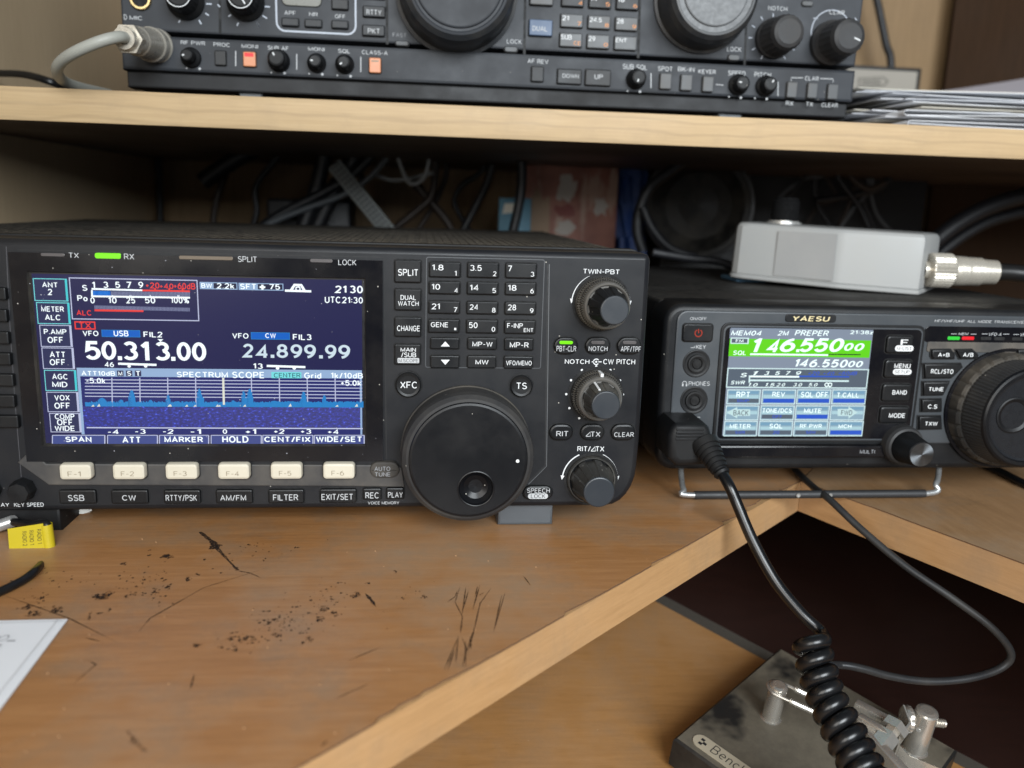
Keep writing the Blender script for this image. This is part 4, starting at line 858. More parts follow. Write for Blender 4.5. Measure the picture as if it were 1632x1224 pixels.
# indicator band and keys right
b = MB(); X0, X1, zA, zB = rect(ZD, (378, 186, 1900, 296), FY-.4); b.prism(rr(X0, min(X1, 338), zA, zB, 2), FY, FY-.4, .2, GLOSSB)
for s_, tb in (('MEM', (600, 218, 672, 236)), ('VFO-A', (814, 218, 900, 244)), ('VFO-B', (1034, 222, 1120, 248))):
    b.text(s_, ZD, tb, FY-.46, GRYT, .005, .2); b.line([W(ZD, tb[0]-54, tb[1]+9, 0+FY), W(ZD, tb[0]-14, tb[1]+9, FY)], FY-.46, .25, GRYT); b.line([W(ZD, tb[2]+10, tb[1]+11, FY), W(ZD, tb[2]+50, tb[1]+11, FY)], FY-.46, .25, GRYT)
ib = build(b, 'indicator_strip', B)
for bx, m_ in (((528, 247, 612, 270), GREEN2), ((628, 247, 712, 270), RED), ((757, 249, 832, 272), SLOT), ((850, 250, 925, 274), SLOT), ((975, 252, 1050, 276), SLOT)):
    mb = MB(); X0, X1, zA, zB = rect(ZD, bx, FY-.7); mb.prism(rr(X0, X1, zA, zB, .6), FY-.3, FY-.7, .15, m_); build(mb, 'indicator_light', ib, label={GREEN2: 'lit green indicator', RED: 'lit red indicator'}.get(m_))
b = MB(); X0, X1, zA, zB = rect(ZD, (395, 292, 1900, 362), FY-.5); b.prism(rr(X0, min(X1, 338), zA, zB, 1), FY, FY-.5, .2, plastic('dusty_grey_strip', (66, 64, 62), .5, .3, .6, True, (128, 118, 106))); build(b, 'trim_strip', B)
def skey(poly, s_, tb):
    mb = MB(); p = ccw([W(ZD, x, y, FY-2.0) for x, y in poly]); mb.prism(inset(p, -.5), FY-.55, FY-.7, .05, SLOT); mb.prism(p, FY-.1, FY-2.0, .6, KEYM); mb.text(s_, ZD, tb, FY-2.06, WHT, .035); build(mb, 'vfo_key', B)
skey([(422, 342), (555, 340), (580, 372), (578, 402), (432, 402), (420, 385)], 'A=B', (460, 358, 540, 388)); skey([(590, 342), (705, 340), (744, 376), (740, 400), (620, 402)], 'A/B', (634, 357, 706, 388)); skey([(1022, 342), (1180, 340), (1180, 402), (1040, 402), (1020, 380)], 'V/M', (1090, 358, 1160, 388))
skey([(368, 440), (625, 438), (635, 462), (560, 536), (372, 538)], 'RCL/STO', (410, 474, 566, 506)); skey([(362, 566), (545, 564), (500, 655), (362, 658)], 'TUNE', (396, 597, 496, 630)); skey([(352, 688), (490, 686), (488, 770), (350, 772)], 'C.S', (388, 720, 454, 749)); skey([(332, 806), (486, 804), (490, 892), (330, 896)], 'TXW', (370, 838, 456, 870))
# main dial
p = W(ZD, 902, 748, FY); sc = W(ZD, 903, 748, FY)[0]-p[0]; R0 = 388*sc; C_ = (p[0], FY, p[1])
mb = MB(); mb.lathe((C_[0], FY-.05, C_[2]), UP, [(0, R0*1.03), (.8, R0*1.02), (.8, R0*.97)], GLOSSB, 72, cap=False)
mb.lathe(C_, UP, [(0, R0*.96), (6.0, R0*.94), (7.2, R0*.91), (7.2, R0*.86)], plastic('dusty_notched_ring', (44, 43, 42), .45, .3, .5, True, (130, 120, 106)), 144, lambda k, i, n: 1-(.035 if (i % 6 == 0 and k in (1, 2)) else 0), cap=False)
d2 = build(mb, 'tuning_dial', B)
mb = MB(); mb.lathe(C_, UP, [(6.5, R0*.875), (9, R0*.875), (20, R0*.82)], RUB, 180, lambda k, i, n: 1+(.006 if i % 2 else -.006), cap=False)
mb.lathe(C_, UP, [(20, R0*.82), (21, R0*.80), (21.6, R0*.77), (21.6, R0*.72), (20.8, R0*.70)], FACE, 96, cap=False); build(mb, 'dial_grip', d2)
mb = MB(); mb.lathe(C_, UP, [(20.6, R0*.70), (20.4, R0*.66), (20.3, .01)], plain('brushed_dark_metal', (40, 42, 46), .28, .5), 96); build(mb, 'dial_face', d2)
q = W(ZD, 985, 795, FY-20.3); mb = MB(); mb.lathe((q[0], C_[1]-20.3, q[1]), UP, [(-.2, R0*.30), (.5, R0*.295), (.7, R0*.27), (.2, R0*.22), (-2, R0*.15), (-2.6, .01)], FACE, 48); build(mb, 'finger_dimple', d2)
# multi-function knob
p = W(ZC, 1062, 990, FY-2); sc = W(ZC, 1063, 990, FY-2)[0]-p[0]; C_ = (p[0], FY, p[1])
mb = MB(); mb.lathe(C_, UP, [(0, 76*sc), (1, 78*sc), (5, 76*sc), (6.5, 70*sc), (7, 62*sc)], RUB, 64, cap=False); mb.lathe(C_, UP, [(6.6, 60*sc), (9, 58*sc), (19, 49*sc)], BLK2, 120, lambda k, i, n: 1+(.014 if i % 2 else -.014), cap=False)
mb.lathe(C_, UP, [(18.6, 49*sc), (19.6, 48*sc), (20, 45*sc)], BLK, 64, cap=False); kb = build(mb, 'multi_knob', B)
t = NT('spun_aluminium'); tc = t.n('ShaderNodeTexCoord'); t.b.inputs['Base Color'].default_value = lin((110, 114, 118)); t.b.inputs['Metallic'].default_value = 1; t.b.inputs['Roughness'].default_value = .34; t.b.inputs['Anisotropic'].default_value = .9
tg = t.n('ShaderNodeTangent', direction_type='RADIAL', axis='Y'); t.l(tg.outputs[0], t.b.inputs['Tangent']); SPUN = t.m
mb = MB(); mb.lathe(C_, UP, [(20.0, 45*sc), (20.1, .01)], SPUN, 64); build(mb, 'knob_cap', kb, loc=C_)
# lower lip and the MULTI legend
b = MB(); X0, X1, zA, zB = rect(ZC, (300, 996, 1010, 1046), FY-2.6); b.prism(rr(X0, X1, zA, zB, 1.5), FY, FY-2.6, .9, GLOSSB); b.text('MULTI', ZC, (894, 1011, 955, 1028), FY-2.66, DIMT, .01); build(b, 'lower_lip', B)
# wire stand
b = MB(); yb = YB-4
bl = [onY(1085, 738, yb+16), onY(1086, 760, yb+10), onY(1090, 777, yb+2), onY(1104, 784.5, yb), onY(1290, 780.5, yb), onY(1478, 776, yb), onY(1492, 768, yb+2), onY(1496, 752, yb+10), onY(1497, 730, yb+16)]
sh_ = bl[3].z-2.6
bl = [Vector((q.x, q.y, q.z-sh_+.0)) if i in (3, 4, 5) else Vector((q.x, q.y, q.z-sh_*(.7 if i in (2, 6) else .2))) for i, q in enumerate(bl)]
for i in (3, 4, 5): bl[i].z = 2.7
b.tube(bl, 1.45, plain('bright_wire', (178, 180, 180), .3, .7), 12, 8); ws_ = build(b, 'wire_stand', B)
mb = MB(); mb.tube([bl[3]+Vector((1, 0, 0)), bl[4], bl[5]-Vector((1, 0, 0))], 2.0, plain('grey_sleeve', (40, 41, 43), .5), 14, 8)
for x in (1273, 1324): q = onY(x, 782, yb-2.4); mb.lathe((q.x, yb-2.3, 3.0), UP, [(0, 1.1), (.5, 1.0), (.5, .7), (.2, .6), (.2, .01)], STEEL, 16)
build(mb, 'rubber_sleeve', ws_)
for x in (135, 325): mb = MB(); mb.lathe((x, 270, .05), (0, 0, 1), [(0, 8), (16.2, 9)], BLK2, 24); build(mb, 'foot', B)

# ================================================================== the upper transceiver on the shelf (face in the plane Y = 148)
YC = 150
Cq = thing('radio_transceiver', (47, YC, 191.2), 'older dark radio transceiver on the upper shelf, cropped, with microphone plug and orange keys', 'radio')
U5 = (180, 0, 6.8); U6 = (400, 0, 5.829); U7 = (600, 0, 3.138); U8 = (1080, 0, 2.957)
CH = plastic('charcoal_panel', (44, 47, 52), .5, .12, .05); CHD = plastic('dark_charcoal', (22, 23, 26), .5, .15, .05)
KEYC = plastic('charcoal_key', (40, 42, 45), .45, .15, .15, False); KEYL = plastic('grey_translucent_key', (78, 80, 82), .4, .1, .2, False, (140, 130, 118)); BLUEK = plastic('blue_grey_key', (78, 94, 118), .4, .1, .08, False)
XL, XR = -158.5, 253.0
b = MB(); b.box(XL+3, XR-3, YC+16, YC+345, 196, 330, CHD, 1.5); build(b, 'body', Cq)
b = MB(); zg = W(PXV, 700, 88, YC)[1]
lowz0, lowz1 = W(PXV, 700, 138, YC)[1], W(PXV, 700, 80, YC)[1]
b.prism([(XL, lowz1+2.6), (XR, lowz1+2.6), (XR+2.5, 332), (XL, 332)], YC+16, YC+1.5, 1.2, CH)            # upper panels
b.prism([(XL, 204.5), (XR-1, 204.5), (XR-1, lowz1), (XL, lowz1)], YC+16, YC-2.0, 1.6, CH)                  # control strip
b.prism([(XL+1, 196), (XR-2, 196), (XR-2, 204.6), (XL+1, 204.6)], YC+16, YC+2, 1.0, CHD)                    # dark chin
gy = YC+1.4
def pt(x, y, Y=None): return W(PXV, x, y, YC if Y is None else Y)
DG = plain('panel_gap', (12, 13, 15), .7); LGR = plain('white_frame_print', (170, 176, 186), .6)
for a in ([pt(349, -60), pt(350, 52)], [pt(838, -40), pt(836, 92)], [pt(1022, -40), pt(1018, 92)], [pt(1194, -40), pt(1188, 106)], [pt(616, -40), pt(617, 70)]): b.line(a, gy, 1.4, DG)
TY = gy-.06; LY_ = YC-2.06
def lb(s_, v, bx, Y=TY, bold=.015, m_=None): b.text(s_, v, bx, Y, m_ or GRYT, bold)
lb('D', U5, (118, 155, 152, 214)); lb('MIC', U5, (180, 168, 318, 218))
for v, tks in ((U5, ((1010, 42, 1070, 44), (1000, 142, 1040, 168), (932, 218, 958, 262), (728, 218, 712, 246), (1135, 48, 1160, 76))), (U5, ((1560, 245, 1586, 290), (1360, 245, 1344, 280), (1280, 160, 1252, 178)))):
    for x0, y0, x1, y1 in tks: b.line([W(v, x0, y0, TY), W(v, x1, y1, TY)], TY, .7, LGR)
for x0, y0, x1, y1 in ((128, 60, 176, 64), (108, 145, 150, 172), (55, 208, 78, 248)): b.line([W(U6, x0, y0, TY), W(U6, x1, y1, TY)], TY, .7, LGR)
X0, X1, zA, zB = rect(U6, (232, -500, 972, 306), TY); P_ = rr(X0, X1, zA, zB, 4.5); b.line(P_+P_[:1], TY, .95, LGR)
lb('APF', U6, (310, 97, 414, 138)); lb('NR', U6, (540, 112, 620, 154)); lb('OFF', U6, (780, 134, 874, 172)); lb('FAST', U6, (1316, 304, 1442, 344), m_=DIMT); lb('LOCK', U7, (652, 197, 726, 219)); lb('LOCK', U8, (233, 221, 300, 243)); lb('NOTCH', U8, (427, 28, 517, 52)); lb('CLAR', U8, (715, 46, 787, 69))
for s_, v, bx in (('RF PWR', U5, (735, 442, 1000, 490)), ('PROC', U5, (1090, 462, 1265, 506)), ('MONI', U5, (1394, 478, 1572, 526)), ('SUB AF', U6, (155, 424, 348, 466)), ('MONI', U6, (530, 436, 684, 476)), ('SQL', U6, (810, 456, 920, 494)), ('CLASS-A', U6, (1030, 466, 1270, 508)),
                  ('AF REV', U7, (756, 294, 860, 320)), ('SUB SQL', U7, (1232, 322, 1354, 348)), ('SPOT', U7, (1408, 332, 1480, 356)), ('BK-IN', U7, (1508, 334, 1590, 360)), ('KEYER', U8, (98, 328, 180, 348)), ('SPEED', U8, (238, 334, 320, 357)), ('PITCH', U8, (362, 341, 440, 364)), ('CLAR', U8, (600, 358, 665, 380)), ('RX', U8, (510, 477, 545, 496)), ('TX', U8, (606, 481, 638, 500)), ('CLEAR', U8, (678, 484, 755, 505))): lb(s_, v, bx, LY_)
for v, x, y0, y1 in ((U5, 1330, 552, 718), (U6, 425, 502, 645), (U6, 1020, 528, 670), (U7, 1373, 366, 440), (U8, 473, 386, 452)): b.line([W(v, x, y0, LY_), W(v, x, y1, LY_)], LY_, .55, GRYT)
b.line([W(U8, 535, 382, LY_), W(U8, 535, 366, LY_), W(U8, 592, 367, LY_)], LY_, .4, GRYT); b.line([W(U8, 672, 370, LY_), W(U8, 733, 372, LY_), W(U8, 733, 388, LY_)], LY_, .4, GRYT); b.line([W(U8, 180, 398, LY_), W(U8, 215, 401, LY_)], LY_, .4, GRYT)
for v, pts_ in ((U5, ((800, 740), (940, 745))), (U6, ((188, 675), (312, 678), (540, 685), (663, 690), (802, 700), (925, 708))), (U7, ((1256, 455), (1318, 458))), (U8, ((242, 456), (298, 460), (364, 463), (420, 466)))):
    for k, (x, y) in enumerate(pts_): c = W(v, x, y, LY_); e = .45 if k % 2 == 0 else .7; b.flat(rr(c[0]-e, c[0]+e, c[1]-e, c[1]+e, e), LY_, GRYT)
arc(b, U8, (722, 150), 92, 40, 205, TY, .5, LGR)
for k in range(11):
    a = math.radians(-60+30*k); p0 = W(U8, 450+98*math.cos(a), 178-98*math.sin(a), TY); p1 = W(U8, 450+116*math.cos(a), 178-116*math.sin(a), TY); b.line([p0, p1], TY, .5, LGR)
b.line([W(U8, 640, 86, TY), W(U8, 660, 88, TY)], TY, .5, LGR); b.line([W(U8, 836, 84, TY), W(U8, 844, 96, TY)], TY, .5, LGR)
build(b, 'front_panel', Cq)
def ukey(name, v, bx, mtl, d=2.2, base=None, texts=(), r=.5, post=None, lbl=None, bev=.5):
    Y0 = gy if base is None else base; pill(name, v, bx, Y0-d, mtl, r, bev, texts, parent=Cq, raise_=Y0, post=post, lbl=lbl, mt=GRYT, bold=.015)
for bx in ((285, 165, 440, 240), (500, 178, 655, 250), (750, 190, 900, 262), (750, -10, 900, 85)): ukey('small_key', U6, bx, KEYC)
ukey('lcd_window', U6, (285, -260, 650, 55), plain('olive_lcd', (96, 96, 88), .3), .4, r=3, bev=.2)
ukey('mode_key', U6, (1042, 55, 1244, 156), KEYC, texts=[('RTTY', (1072, 90, 1212, 137))]); ukey('mode_key', U6, (1036, 232, 1240, 332), KEYC, texts=[('PKT', (1085, 264, 1195, 311))]); ukey('mode_key', U6, (1046, -120, 1248, -16), KEYC)
ukey('fast_key', U6, (1342, 378, 1465, 424), KEYL, 2.2, r=1.5)
ukey('lock_key', U7, (640, 232, 706, 260), KEYL, 1.6, r=1.6); ukey('lock_key', U8, (240, 257, 294, 284), KEYL, 1.6, r=1.6); ukey('indicator_light', U8, (588, 4, 640, 28), KEYL, 1.2, r=1.6)
ukey('dual_key', U7, (765, 98, 880, 178), BLUEK, 2.5, texts=[('DUAL', (780, 128, 854, 156))]); ukey('dual_key', U7, (770, -60, 884, 24), KEYL, 2.5)
for ri, (ya, yb, nm) in enumerate(((-38, 32, (('10', '4'), ('14', '5'), ('18', '6'))), (70, 136, (('21', '7'), ('24.5', '8'), ('28', '9'))), (165, 234, (('SUB', 'CE'), ('29', '0'), ('ENT', ''))))):
    for ci, (a, c) in enumerate(nm):
        x0 = (928, 1065, 1202)[ci]-ri*5; x1 = x0+110; dy = ci*8; wd = {2: 34, 3: 54, 4: 62}[len(a)]
        ukey('band_key', U7, (x0, ya+dy, x1, yb+dy), KEYL if ri else KEYC, 2.2, texts=[(a, (x0+5, ya+dy+8, x0+5+wd, ya+dy+32), WHT)]+([(c, (x1-14-14*len(c), yb+dy-28, x1-8, yb+dy-8), ORT)] if c else []))
sY = YC-2.0
ukey('rocker_key', U5, (1102, 548, 1220, 706), KEYC, 2, sY); ukey('rocker_key', U7, (776, 332, 836, 408), KEYC, 2, sY)
def led1(mb, yf): mb.quad(U5, (1424, 572, 1524, 614), yf-.04, RED, .3)
ukey('monitor_key', U5, (1410, 560, 1544, 720), ORKEY, 2.2, sY, post=led1, lbl='orange key with its red lamp lit')
ukey('class_key', U6, (1098, 536, 1206, 676), ORKEY, 2.2, sY, post=lambda mb, yf: mb.quad(U6, (1118, 560, 1186, 574), yf-.04, CRED, .2), lbl='orange key, unlit')
ukey('step_key', U7, (906, 346, 1026, 420), KEYC, 2, sY, [('DOWN', (930, 368, 1012, 392))]); ukey('step_key', U7, (1046, 348, 1172, 428), KEYC, 2, sY, [('UP', (1090, 372, 1132, 396))])
for v, bx in ((U7, (1420, 366, 1476, 445)), (U7, (1524, 372, 1580, 452)), (U8, (120, 360, 170, 432))): ukey('keyer_key', v, bx, KEYL, 2.4, sY)
for bx in ((518, 386, 564, 460), (615, 390, 660, 463), (710, 396, 757, 468)): ukey('clarifier_key', U8, bx, KEYL, 2.4, sY)
def uknob(v, base, r, rt, d, Y0, mb_mat=BLK2, ptr=None, name='small_knob', ringc=None):
    p = W(v, *base, Y0); sc = W(v, base[0]+1, base[1], Y0)[0]-p[0]; R0, R1 = r*sc, rt*sc; mb = MB(); C_ = (p[0], Y0, p[1])
    mb.lathe(C_, UP, [(0, R0*1.05), (d*.15, R0*1.05), (d*.2, R0*.98), (d*.3, R1*1.08), (d*.85, R1*1.02), (d*.97, R1*.9), (d, R1*.7), (d, .01)], mb_mat, 40, (lambda k, i, n: 1+.02*math.cos(20*2*math.pi*i/n) if 2 <= k <= 4 else 1))
    if ringc: mb.lathe(C_, UP, [(d*.99, R1*.9), (d*1.01, R1*.9), (d*1.01, R1*.84)], ringc, 40, cap=False)
    if ptr is not None:
        a = math.radians(ptr); mb.line([(C_[0]+R1*.28*math.cos(a), C_[2]+R1*.28*math.sin(a)), (C_[0]+R1*.66*math.cos(a), C_[2]+R1*.66*math.sin(a))], Y0-d-.05, .7, WHT)
    return build(mb, name, Cq)
uknob(U5, (850, 628), 105, 66, 11, sY, ptr=190); uknob(U6, (262, 568), 98, 78, 12, sY, ptr=120); uknob(U6, (612, 588), 84, 60, 10, sY, ptr=180); uknob(U6, (872, 598), 84, 60, 10, sY, ptr=220)
uknob(U7, (1296, 396), 46, 36, 9, sY, ptr=250); uknob(U8, (284, 400), 44, 32, 9, sY, ptr=170); uknob(U8, (412, 406), 44, 32, 9, sY, ptr=60)
uknob(U5, (790, 10), 195, 150, 16, gy, ptr=None, name='gain_knob', ringc=WHT); uknob(U5, (1442, 22), 195, 150, 16, gy, ptr=-60, name='gain_knob', ringc=WHT)
GRK = plastic('dusty_dark_knob', (44, 44, 45), .5, .3, .35, False, (96, 92, 88))
uknob(U8, (452, 182), 84, 74, 22, gy, GRK, name='notch_knob'); uknob(U8, (718, 205), 92, 76, 24, gy, GRK, -20, 'clarifier_knob')
def udial(base, R0, d, disc, name, m_face):
    p = W(PXV, *base, gy); sc = W(PXV, base[0]+1, base[1], gy)[0]-p[0]; C_ = (p[0], gy, p[1]); r = R0*sc; mb = MB()
    mb.lathe(C_, UP, [(0, r*1.06), (2, r*1.06), (2.5, r*1.0), (d*.7, r*.97), (d*.9, r*.92), (d, r*.84)], plastic(name+'_rim', (40, 42, 45), .34, .15, .25), 120, cap=False)
    o = build(mb, name, Cq); mb = MB(); mb.lathe(C_, UP, [(d, r*.84), (d+.3, r*.8), (d-.6, r*.78), (d-.6, r*disc), (d+.4, r*disc*.98), (d+.6, r*disc*.95), (d+.6, .01)], m_face, 96); build(mb, 'dial_face', o)
udial((728, -12), 92, 26, .74, 'main_dial', CH); udial((1119, 2), 73, 24, .68, 'sub_dial', plain('dull_grey_disc', (92, 94, 96), .5))
# headphone jack, mic socket
p = W(U5, 303, -8, gy); mb = MB(); mb.lathe((p[0], gy, p[1]), UP, [(0, 5.6), (1.6, 5.6), (2, 5.2), (2, 4.2), (.6, 3.9)], plain('brass_ring', (200, 178, 130), .28, 1), 32, cap=False); mb.lathe((p[0], gy, p[1]), UP, [(.3, 4.1), (.31, .01)], SLOT, 32); build(mb, 'headphone_jack', Cq)
for x in (400, 1165): mb = MB(); X0, X1, zA, zB = rect(PXV, (x-22, 146, x+22, 192), YC+6); mb.prism([(X0+2, 191.3), (X1-2, 191.3), (X1, 199), (X0, 199)], YC+40, YC+6, 1, WALU, back=True); build(mb, 'foot', Cq)
for x in (-100, 200): mb = MB(); mb.lathe((x, YC+310, 191.25), (0, 0, 1), [(0, 9), (5.2, 9)], BLK2, 24); build(mb, 'foot', Cq)
# microphone plug and its grey cable
MP = thing('microphone_plug', (W(PXV, 251, 74, gy)[0], gy, W(PXV, 251, 74, gy)[1]), 'chrome screw-on microphone plug with grey cable on the upper radio', 'plug')
base_ = Vector((*W(PXV, 252, 74, gy),)); P0 = Vector((base_.x, gy-.3, base_.y)); tip = onY(197, 60.5, gy-46); ax = (tip-P0).normalized(); L = (tip-P0).length
mb = MB(); mb.lathe(P0, ax, [(0, 8.9), (3.5, 8.9), (4.2, 8.2), (6, 8.2), (6.6, 8.7), (12, 8.7), (13, 8.0)], TARN, 96, lambda k, i, n: 1+(.012 if i % 2 and k in (4, 5) else 0), cap=False)
mb.lathe(P0, ax, [(12.6, 8.0), (16, 7.7), (30, 7.2), (31, 6.8), (L-10, 6.4), (L-9, 5.2)], TARN, 48, cap=False); build(mb, 'barrel', MP)
mb = MB(); mb.lathe(P0, ax, [(L-9.5, 4), (L-9.5, 7.4), (L-4.5, 7.4), (L-4.5, 5.6)], TARN, 6, cap=False, ); mb.lathe(P0, ax, [(L-4.6, 5.8), (L, 5.2), (L, 3.0)], TARN, 32, cap=False); build(mb, 'clamp_nut', MP, ang=20)
cp = [tip-ax*6, tip+ax*5, onY(160, 66, gy-56), onY(122, 82, gy-54), onY(98, 98, gy-46), onY(91, 113, gy-36), onY(100, 128, gy-20), onY(128, 140, gy-2), onY(175, 150, gy+30)]
for q in cp[6:]: q.z = max(q.z, 194.3)
cp = [Vector((q.x, q.y, max(q.z, 194.4))) for q in cp]
mb = MB(); mb.tube(cp, 2.75, CABLEG, 14, 10); build(mb, 'cable', MP)
mb = MB(); bc = [onY(-30, 117, 250), onY(0, 117, 240), onY(40, 119, 225), onY(80, 130, 215), onY(110, 143, 230)]; bc = [Vector((q.x, q.y, max(q.z, 193.6))) for q in bc]
mb.tube(bc, 2.2, CABLE, 10, 8); build(mb, 'power_cable', label='black cable lying on the upper shelf at its left end', cat='cable')

# ================================================================== grey box with its coaxial plug, on the small transceiver
ZX = (980, 200, 2.503); zt = 96.4
GBX = plastic('grey_painted_box', (150, 151, 150), .36, .06, .12, False, (170, 160, 145))
G3 = onZ(1464, 471, zt); yaw_ = math.radians(-34); fdir = Vector((math.cos(yaw_), math.sin(yaw_), 0)); fn = Vector((-fdir.y, fdir.x, 0))
GLq = onP(1155, 442, G3, fn); va = (G3-GLq); LEN = va.length; va.normalize(); vb = fn; vup = va.cross(vb).normalized()
ht = (onP(1464, 372, G3, fn)-G3).dot(vup)
def bxw(a, d, h_): return GLq+va*a+vb*d+vup*h_
D1 = 58.0; fx_ = LEN*.60
plan = [(12, 0), (6.5, 1.2), (2.6, 4.2), (.6, 9), (0, 14), (0, D1), (LEN+6, D1), (LEN+.6, 3), (LEN-.2, .4), (LEN-2.4, 0), (LEN-3.4, -.3), (fx_+3, -7.2), (fx_, -7.6), (fx_-4, -7.0), (fx_*.5, -3.4)]
plan = ccw(plan); n = len(plan)
GL_ = GLq; G2 = bxw(fx_, -7.6, 0)
box_ = thing('grey_box', bxw(LEN/2, 20, 0), 'light grey plastic box with angled right end lying on the small transceiver', 'box')
def loft(mb, rings, m_, top=True, bot=True):
    n = len(rings[0]); vs = [q for r in rings for q in r]
    mb.add(vs, [(k*n+i, k*n+(i+1) % n, (k+1)*n+(i+1) % n, (k+1)*n+i) for k in range(len(rings)-1) for i in range(n)], m_)
    if top: mb.add(rings[-1], [tuple(range(n))], m_)
    if bot: mb.add(rings[0], [tuple(range(n))[::-1]], m_)
b = MB(); R = lambda d, z: [bxw(x, y, z) for x, y in inset(plan, d)]
loft(b, [R(1.0, 3.0), R(.7, 3.6), R(1.2, ht-4.2), R(1.7, ht-2.2), R(2.8, ht-.8), R(4.4, ht-.15), R(6.2, ht)], GBX); build(b, 'shell', box_, ang=22)
b = MB(); loft(b, [R(.8, .15), R(.1, .7), R(0, 2.2), R(.7, 2.9)], GBX); build(b, 'base_plate', box_, ang=28)
lv = plastic('smudged_label_patch', (143, 143, 142), .5, .1, .35, False, (160, 157, 152))
b = MB(); pts_ = [(LEN*.27, 4.4), (fx_-1.6, 4.4), (fx_-2.6, ht-3.2), (LEN*.27, ht-3.6)]
b.poly([bxw(x, -.3-.0-(x-12)*(7.0/(fx_-16))*1.0, z) for x, z in pts_], lv); build(b, 'worn_label', box_)
zt = 96.4
b = MB(); wq = bxw(8, 30, -.3); hz_ = wq.z-zt
b.box(wq.x-14, wq.x+6, wq.y-16, wq.y+14, zt-.2, wq.z, plain('blue_cloth', (58, 88, 110), .8), 1.2); build(b, 'blue_wedge', label='small blue pad under the raised left end of the grey box', cat='pad', loc=(wq.x, wq.y, zt))
cp0 = bxw(LEN+3, 18, ht*.40); cpx = (onY(1586, 434, cp0.y-6)-cp0); ax = cpx.normalized(); Lc = cpx.length
pl_ = thing('coaxial_plug', cp0, 'knurled nickel coaxial plug screwed into the right end of the grey box', 'plug')
b = MB(); sc = .30; rk = 9.6
b.lathe(cp0-ax*4, ax, [(0, 5), (3, 5), (3.2, rk*.97), (4, rk), (4+Lc*.30, rk), (4+Lc*.33, rk*.94), (4+Lc*.33, rk*.8)], TARN, 120, lambda k, i, n: 1+(.03*math.cos(i*2*math.pi*30/n) if k in (3, 4) else 0), cap=False); build(b, 'knurled_ring', pl_)
b = MB(); b.lathe(cp0, ax, [(Lc*.32, rk*.82), (Lc*.40, rk*.90), (Lc*.52, rk*.88), (Lc*.56, rk*.86), (Lc*.76, rk*.84), (Lc*.77, rk*.76), (Lc*1.0, rk*.72), (Lc*1.02, rk*.6), (Lc*1.02, .01)], TARN, 48, cap=False); build(b, 'barrel', pl_)
b = MB(); e_ = cp0+ax*Lc*.96
b.tube([e_, e_+ax*12, e_+ax*30+Vector((0, -2, -2)), e_+ax*60+Vector((0, 6, -9)), e_+ax*120+Vector((0, 60, -14)), e_+ax*150+Vector((0, 150, -60)), e_+ax*150+Vector((0, 230, -100))], 5.0, CABLE, 16, 8); build(b, 'coaxial_cable', label='thick black coaxial cable leaving the knurled plug to the right', cat='cable', loc=e_)
KBM = plain('matte_black_plug', (8, 8, 9), .85, 0, .15)
# plug standing behind on the box top
ps = onZ(1258, 352, zt+ht); ps = Vector((ps.x, min(ps.y, GL_.y+44), zt+ht)); ps = bxw(LEN*.22, 40, ht-.05)
b = MB(); b.lathe(ps, vup, [(0, 11), (1.2, 11), (1.2, 9.5), (2.0, 9.5)], STEEL, 32, cap=False); b.lathe(ps, vup, [(2.0, 8.5), (14, 8.5), (15, 7.6), (16.5, 7), (16.5, .01)], KBM, 32); build(b, 'upright_plug', label='black plug standing upright on top of the grey box', cat='plug', loc=ps)

# ================================================================== microphone cord of the small transceiver
mc = thing('coiled_cord', onY(1110, 695, YB-20), 'black coiled microphone cord plugged into the small transceiver and hanging down in front', 'cord')
b = MB(); Yp = YB-24
pp = [W(ZC, *q, Yp) for q in ((132, 925), (150, 907), (268, 907), (288, 925), (306, 985), (300, 1040), (262, 1078), (150, 1082), (118, 1050), (118, 960))]
b.prism(ccw(pp), FY, Yp, 3.5, BLK2, rounds=4)
for k in range(4): z_ = W(ZC, 200, 930+k*13, Yp)[1]; b.box(W(ZC, 150, 900, Yp)[0], W(ZC, 262, 900, Yp)[0], Yp-.35, Yp+.2, z_-.5, z_+.5, BLK2, .2)
build(b, 'plug', mc)
s0_ = onY(1122, 706, Yp+2); s1_ = onY(1152, 757, Yp-12); ax = (s1_-s0_).normalized(); L = (s1_-s0_).length
prof = [(0, 6.6)]
for k in range(6): a_ = 2+k*(L-4)/6; r_ = 6.4-k*.42; prof += [(a_, r_), (a_+(L-4)/6*.6, r_-.15), (a_+(L-4)/6*.65, r_-1.0), (a_+(L-4)/6*.98, r_-1.1)]
prof += [(L-1, 3.9), (L, 3.2)]
b = MB(); b.lathe(s0_, ax, prof, BLK2, 28); build(b, 'strain_relief', mc)
def tt(x, y, t): return at(x, y, t)
dY = (s1_-CAM).dot(fwd)
pts = [s1_-ax*4, s1_+ax*6, tt(1176, 806, dY-5), tt(1200, 862, dY-9), tt(1235, 925, dY-14), tt(1278, 978, dY-20), tt(1308, 1006, dY-24), tt(1322, 1020, dY-32)]
ax_pts = [tt(x, y, dY-z) for x, y, z in ((1293, 1022, 32), (1302, 1066, 36), (1316, 1110, 41), (1337, 1152, 47), (1359, 1194, 53), (1381, 1236, 60), (1402, 1276, 67))]
def cr(P, t):
    N = len(P)-1; k = min(int(t*N), N-1); f_ = t*N-k; p0, p1, p2, p3 = P[max(0, k-1)], P[k], P[k+1], P[min(N, k+2)]
    return .5*((2*p1)+(p2-p0)*f_+(2*p0-5*p1+4*p2-p3)*f_*f_+(3*p1-p0-3*p2+p3)*f_**3)
turns = 10.4; hel = []; NN = int(turns*20); rq = random.Random(4); jit = [rq.uniform(-1, 1) for _ in range(20)]
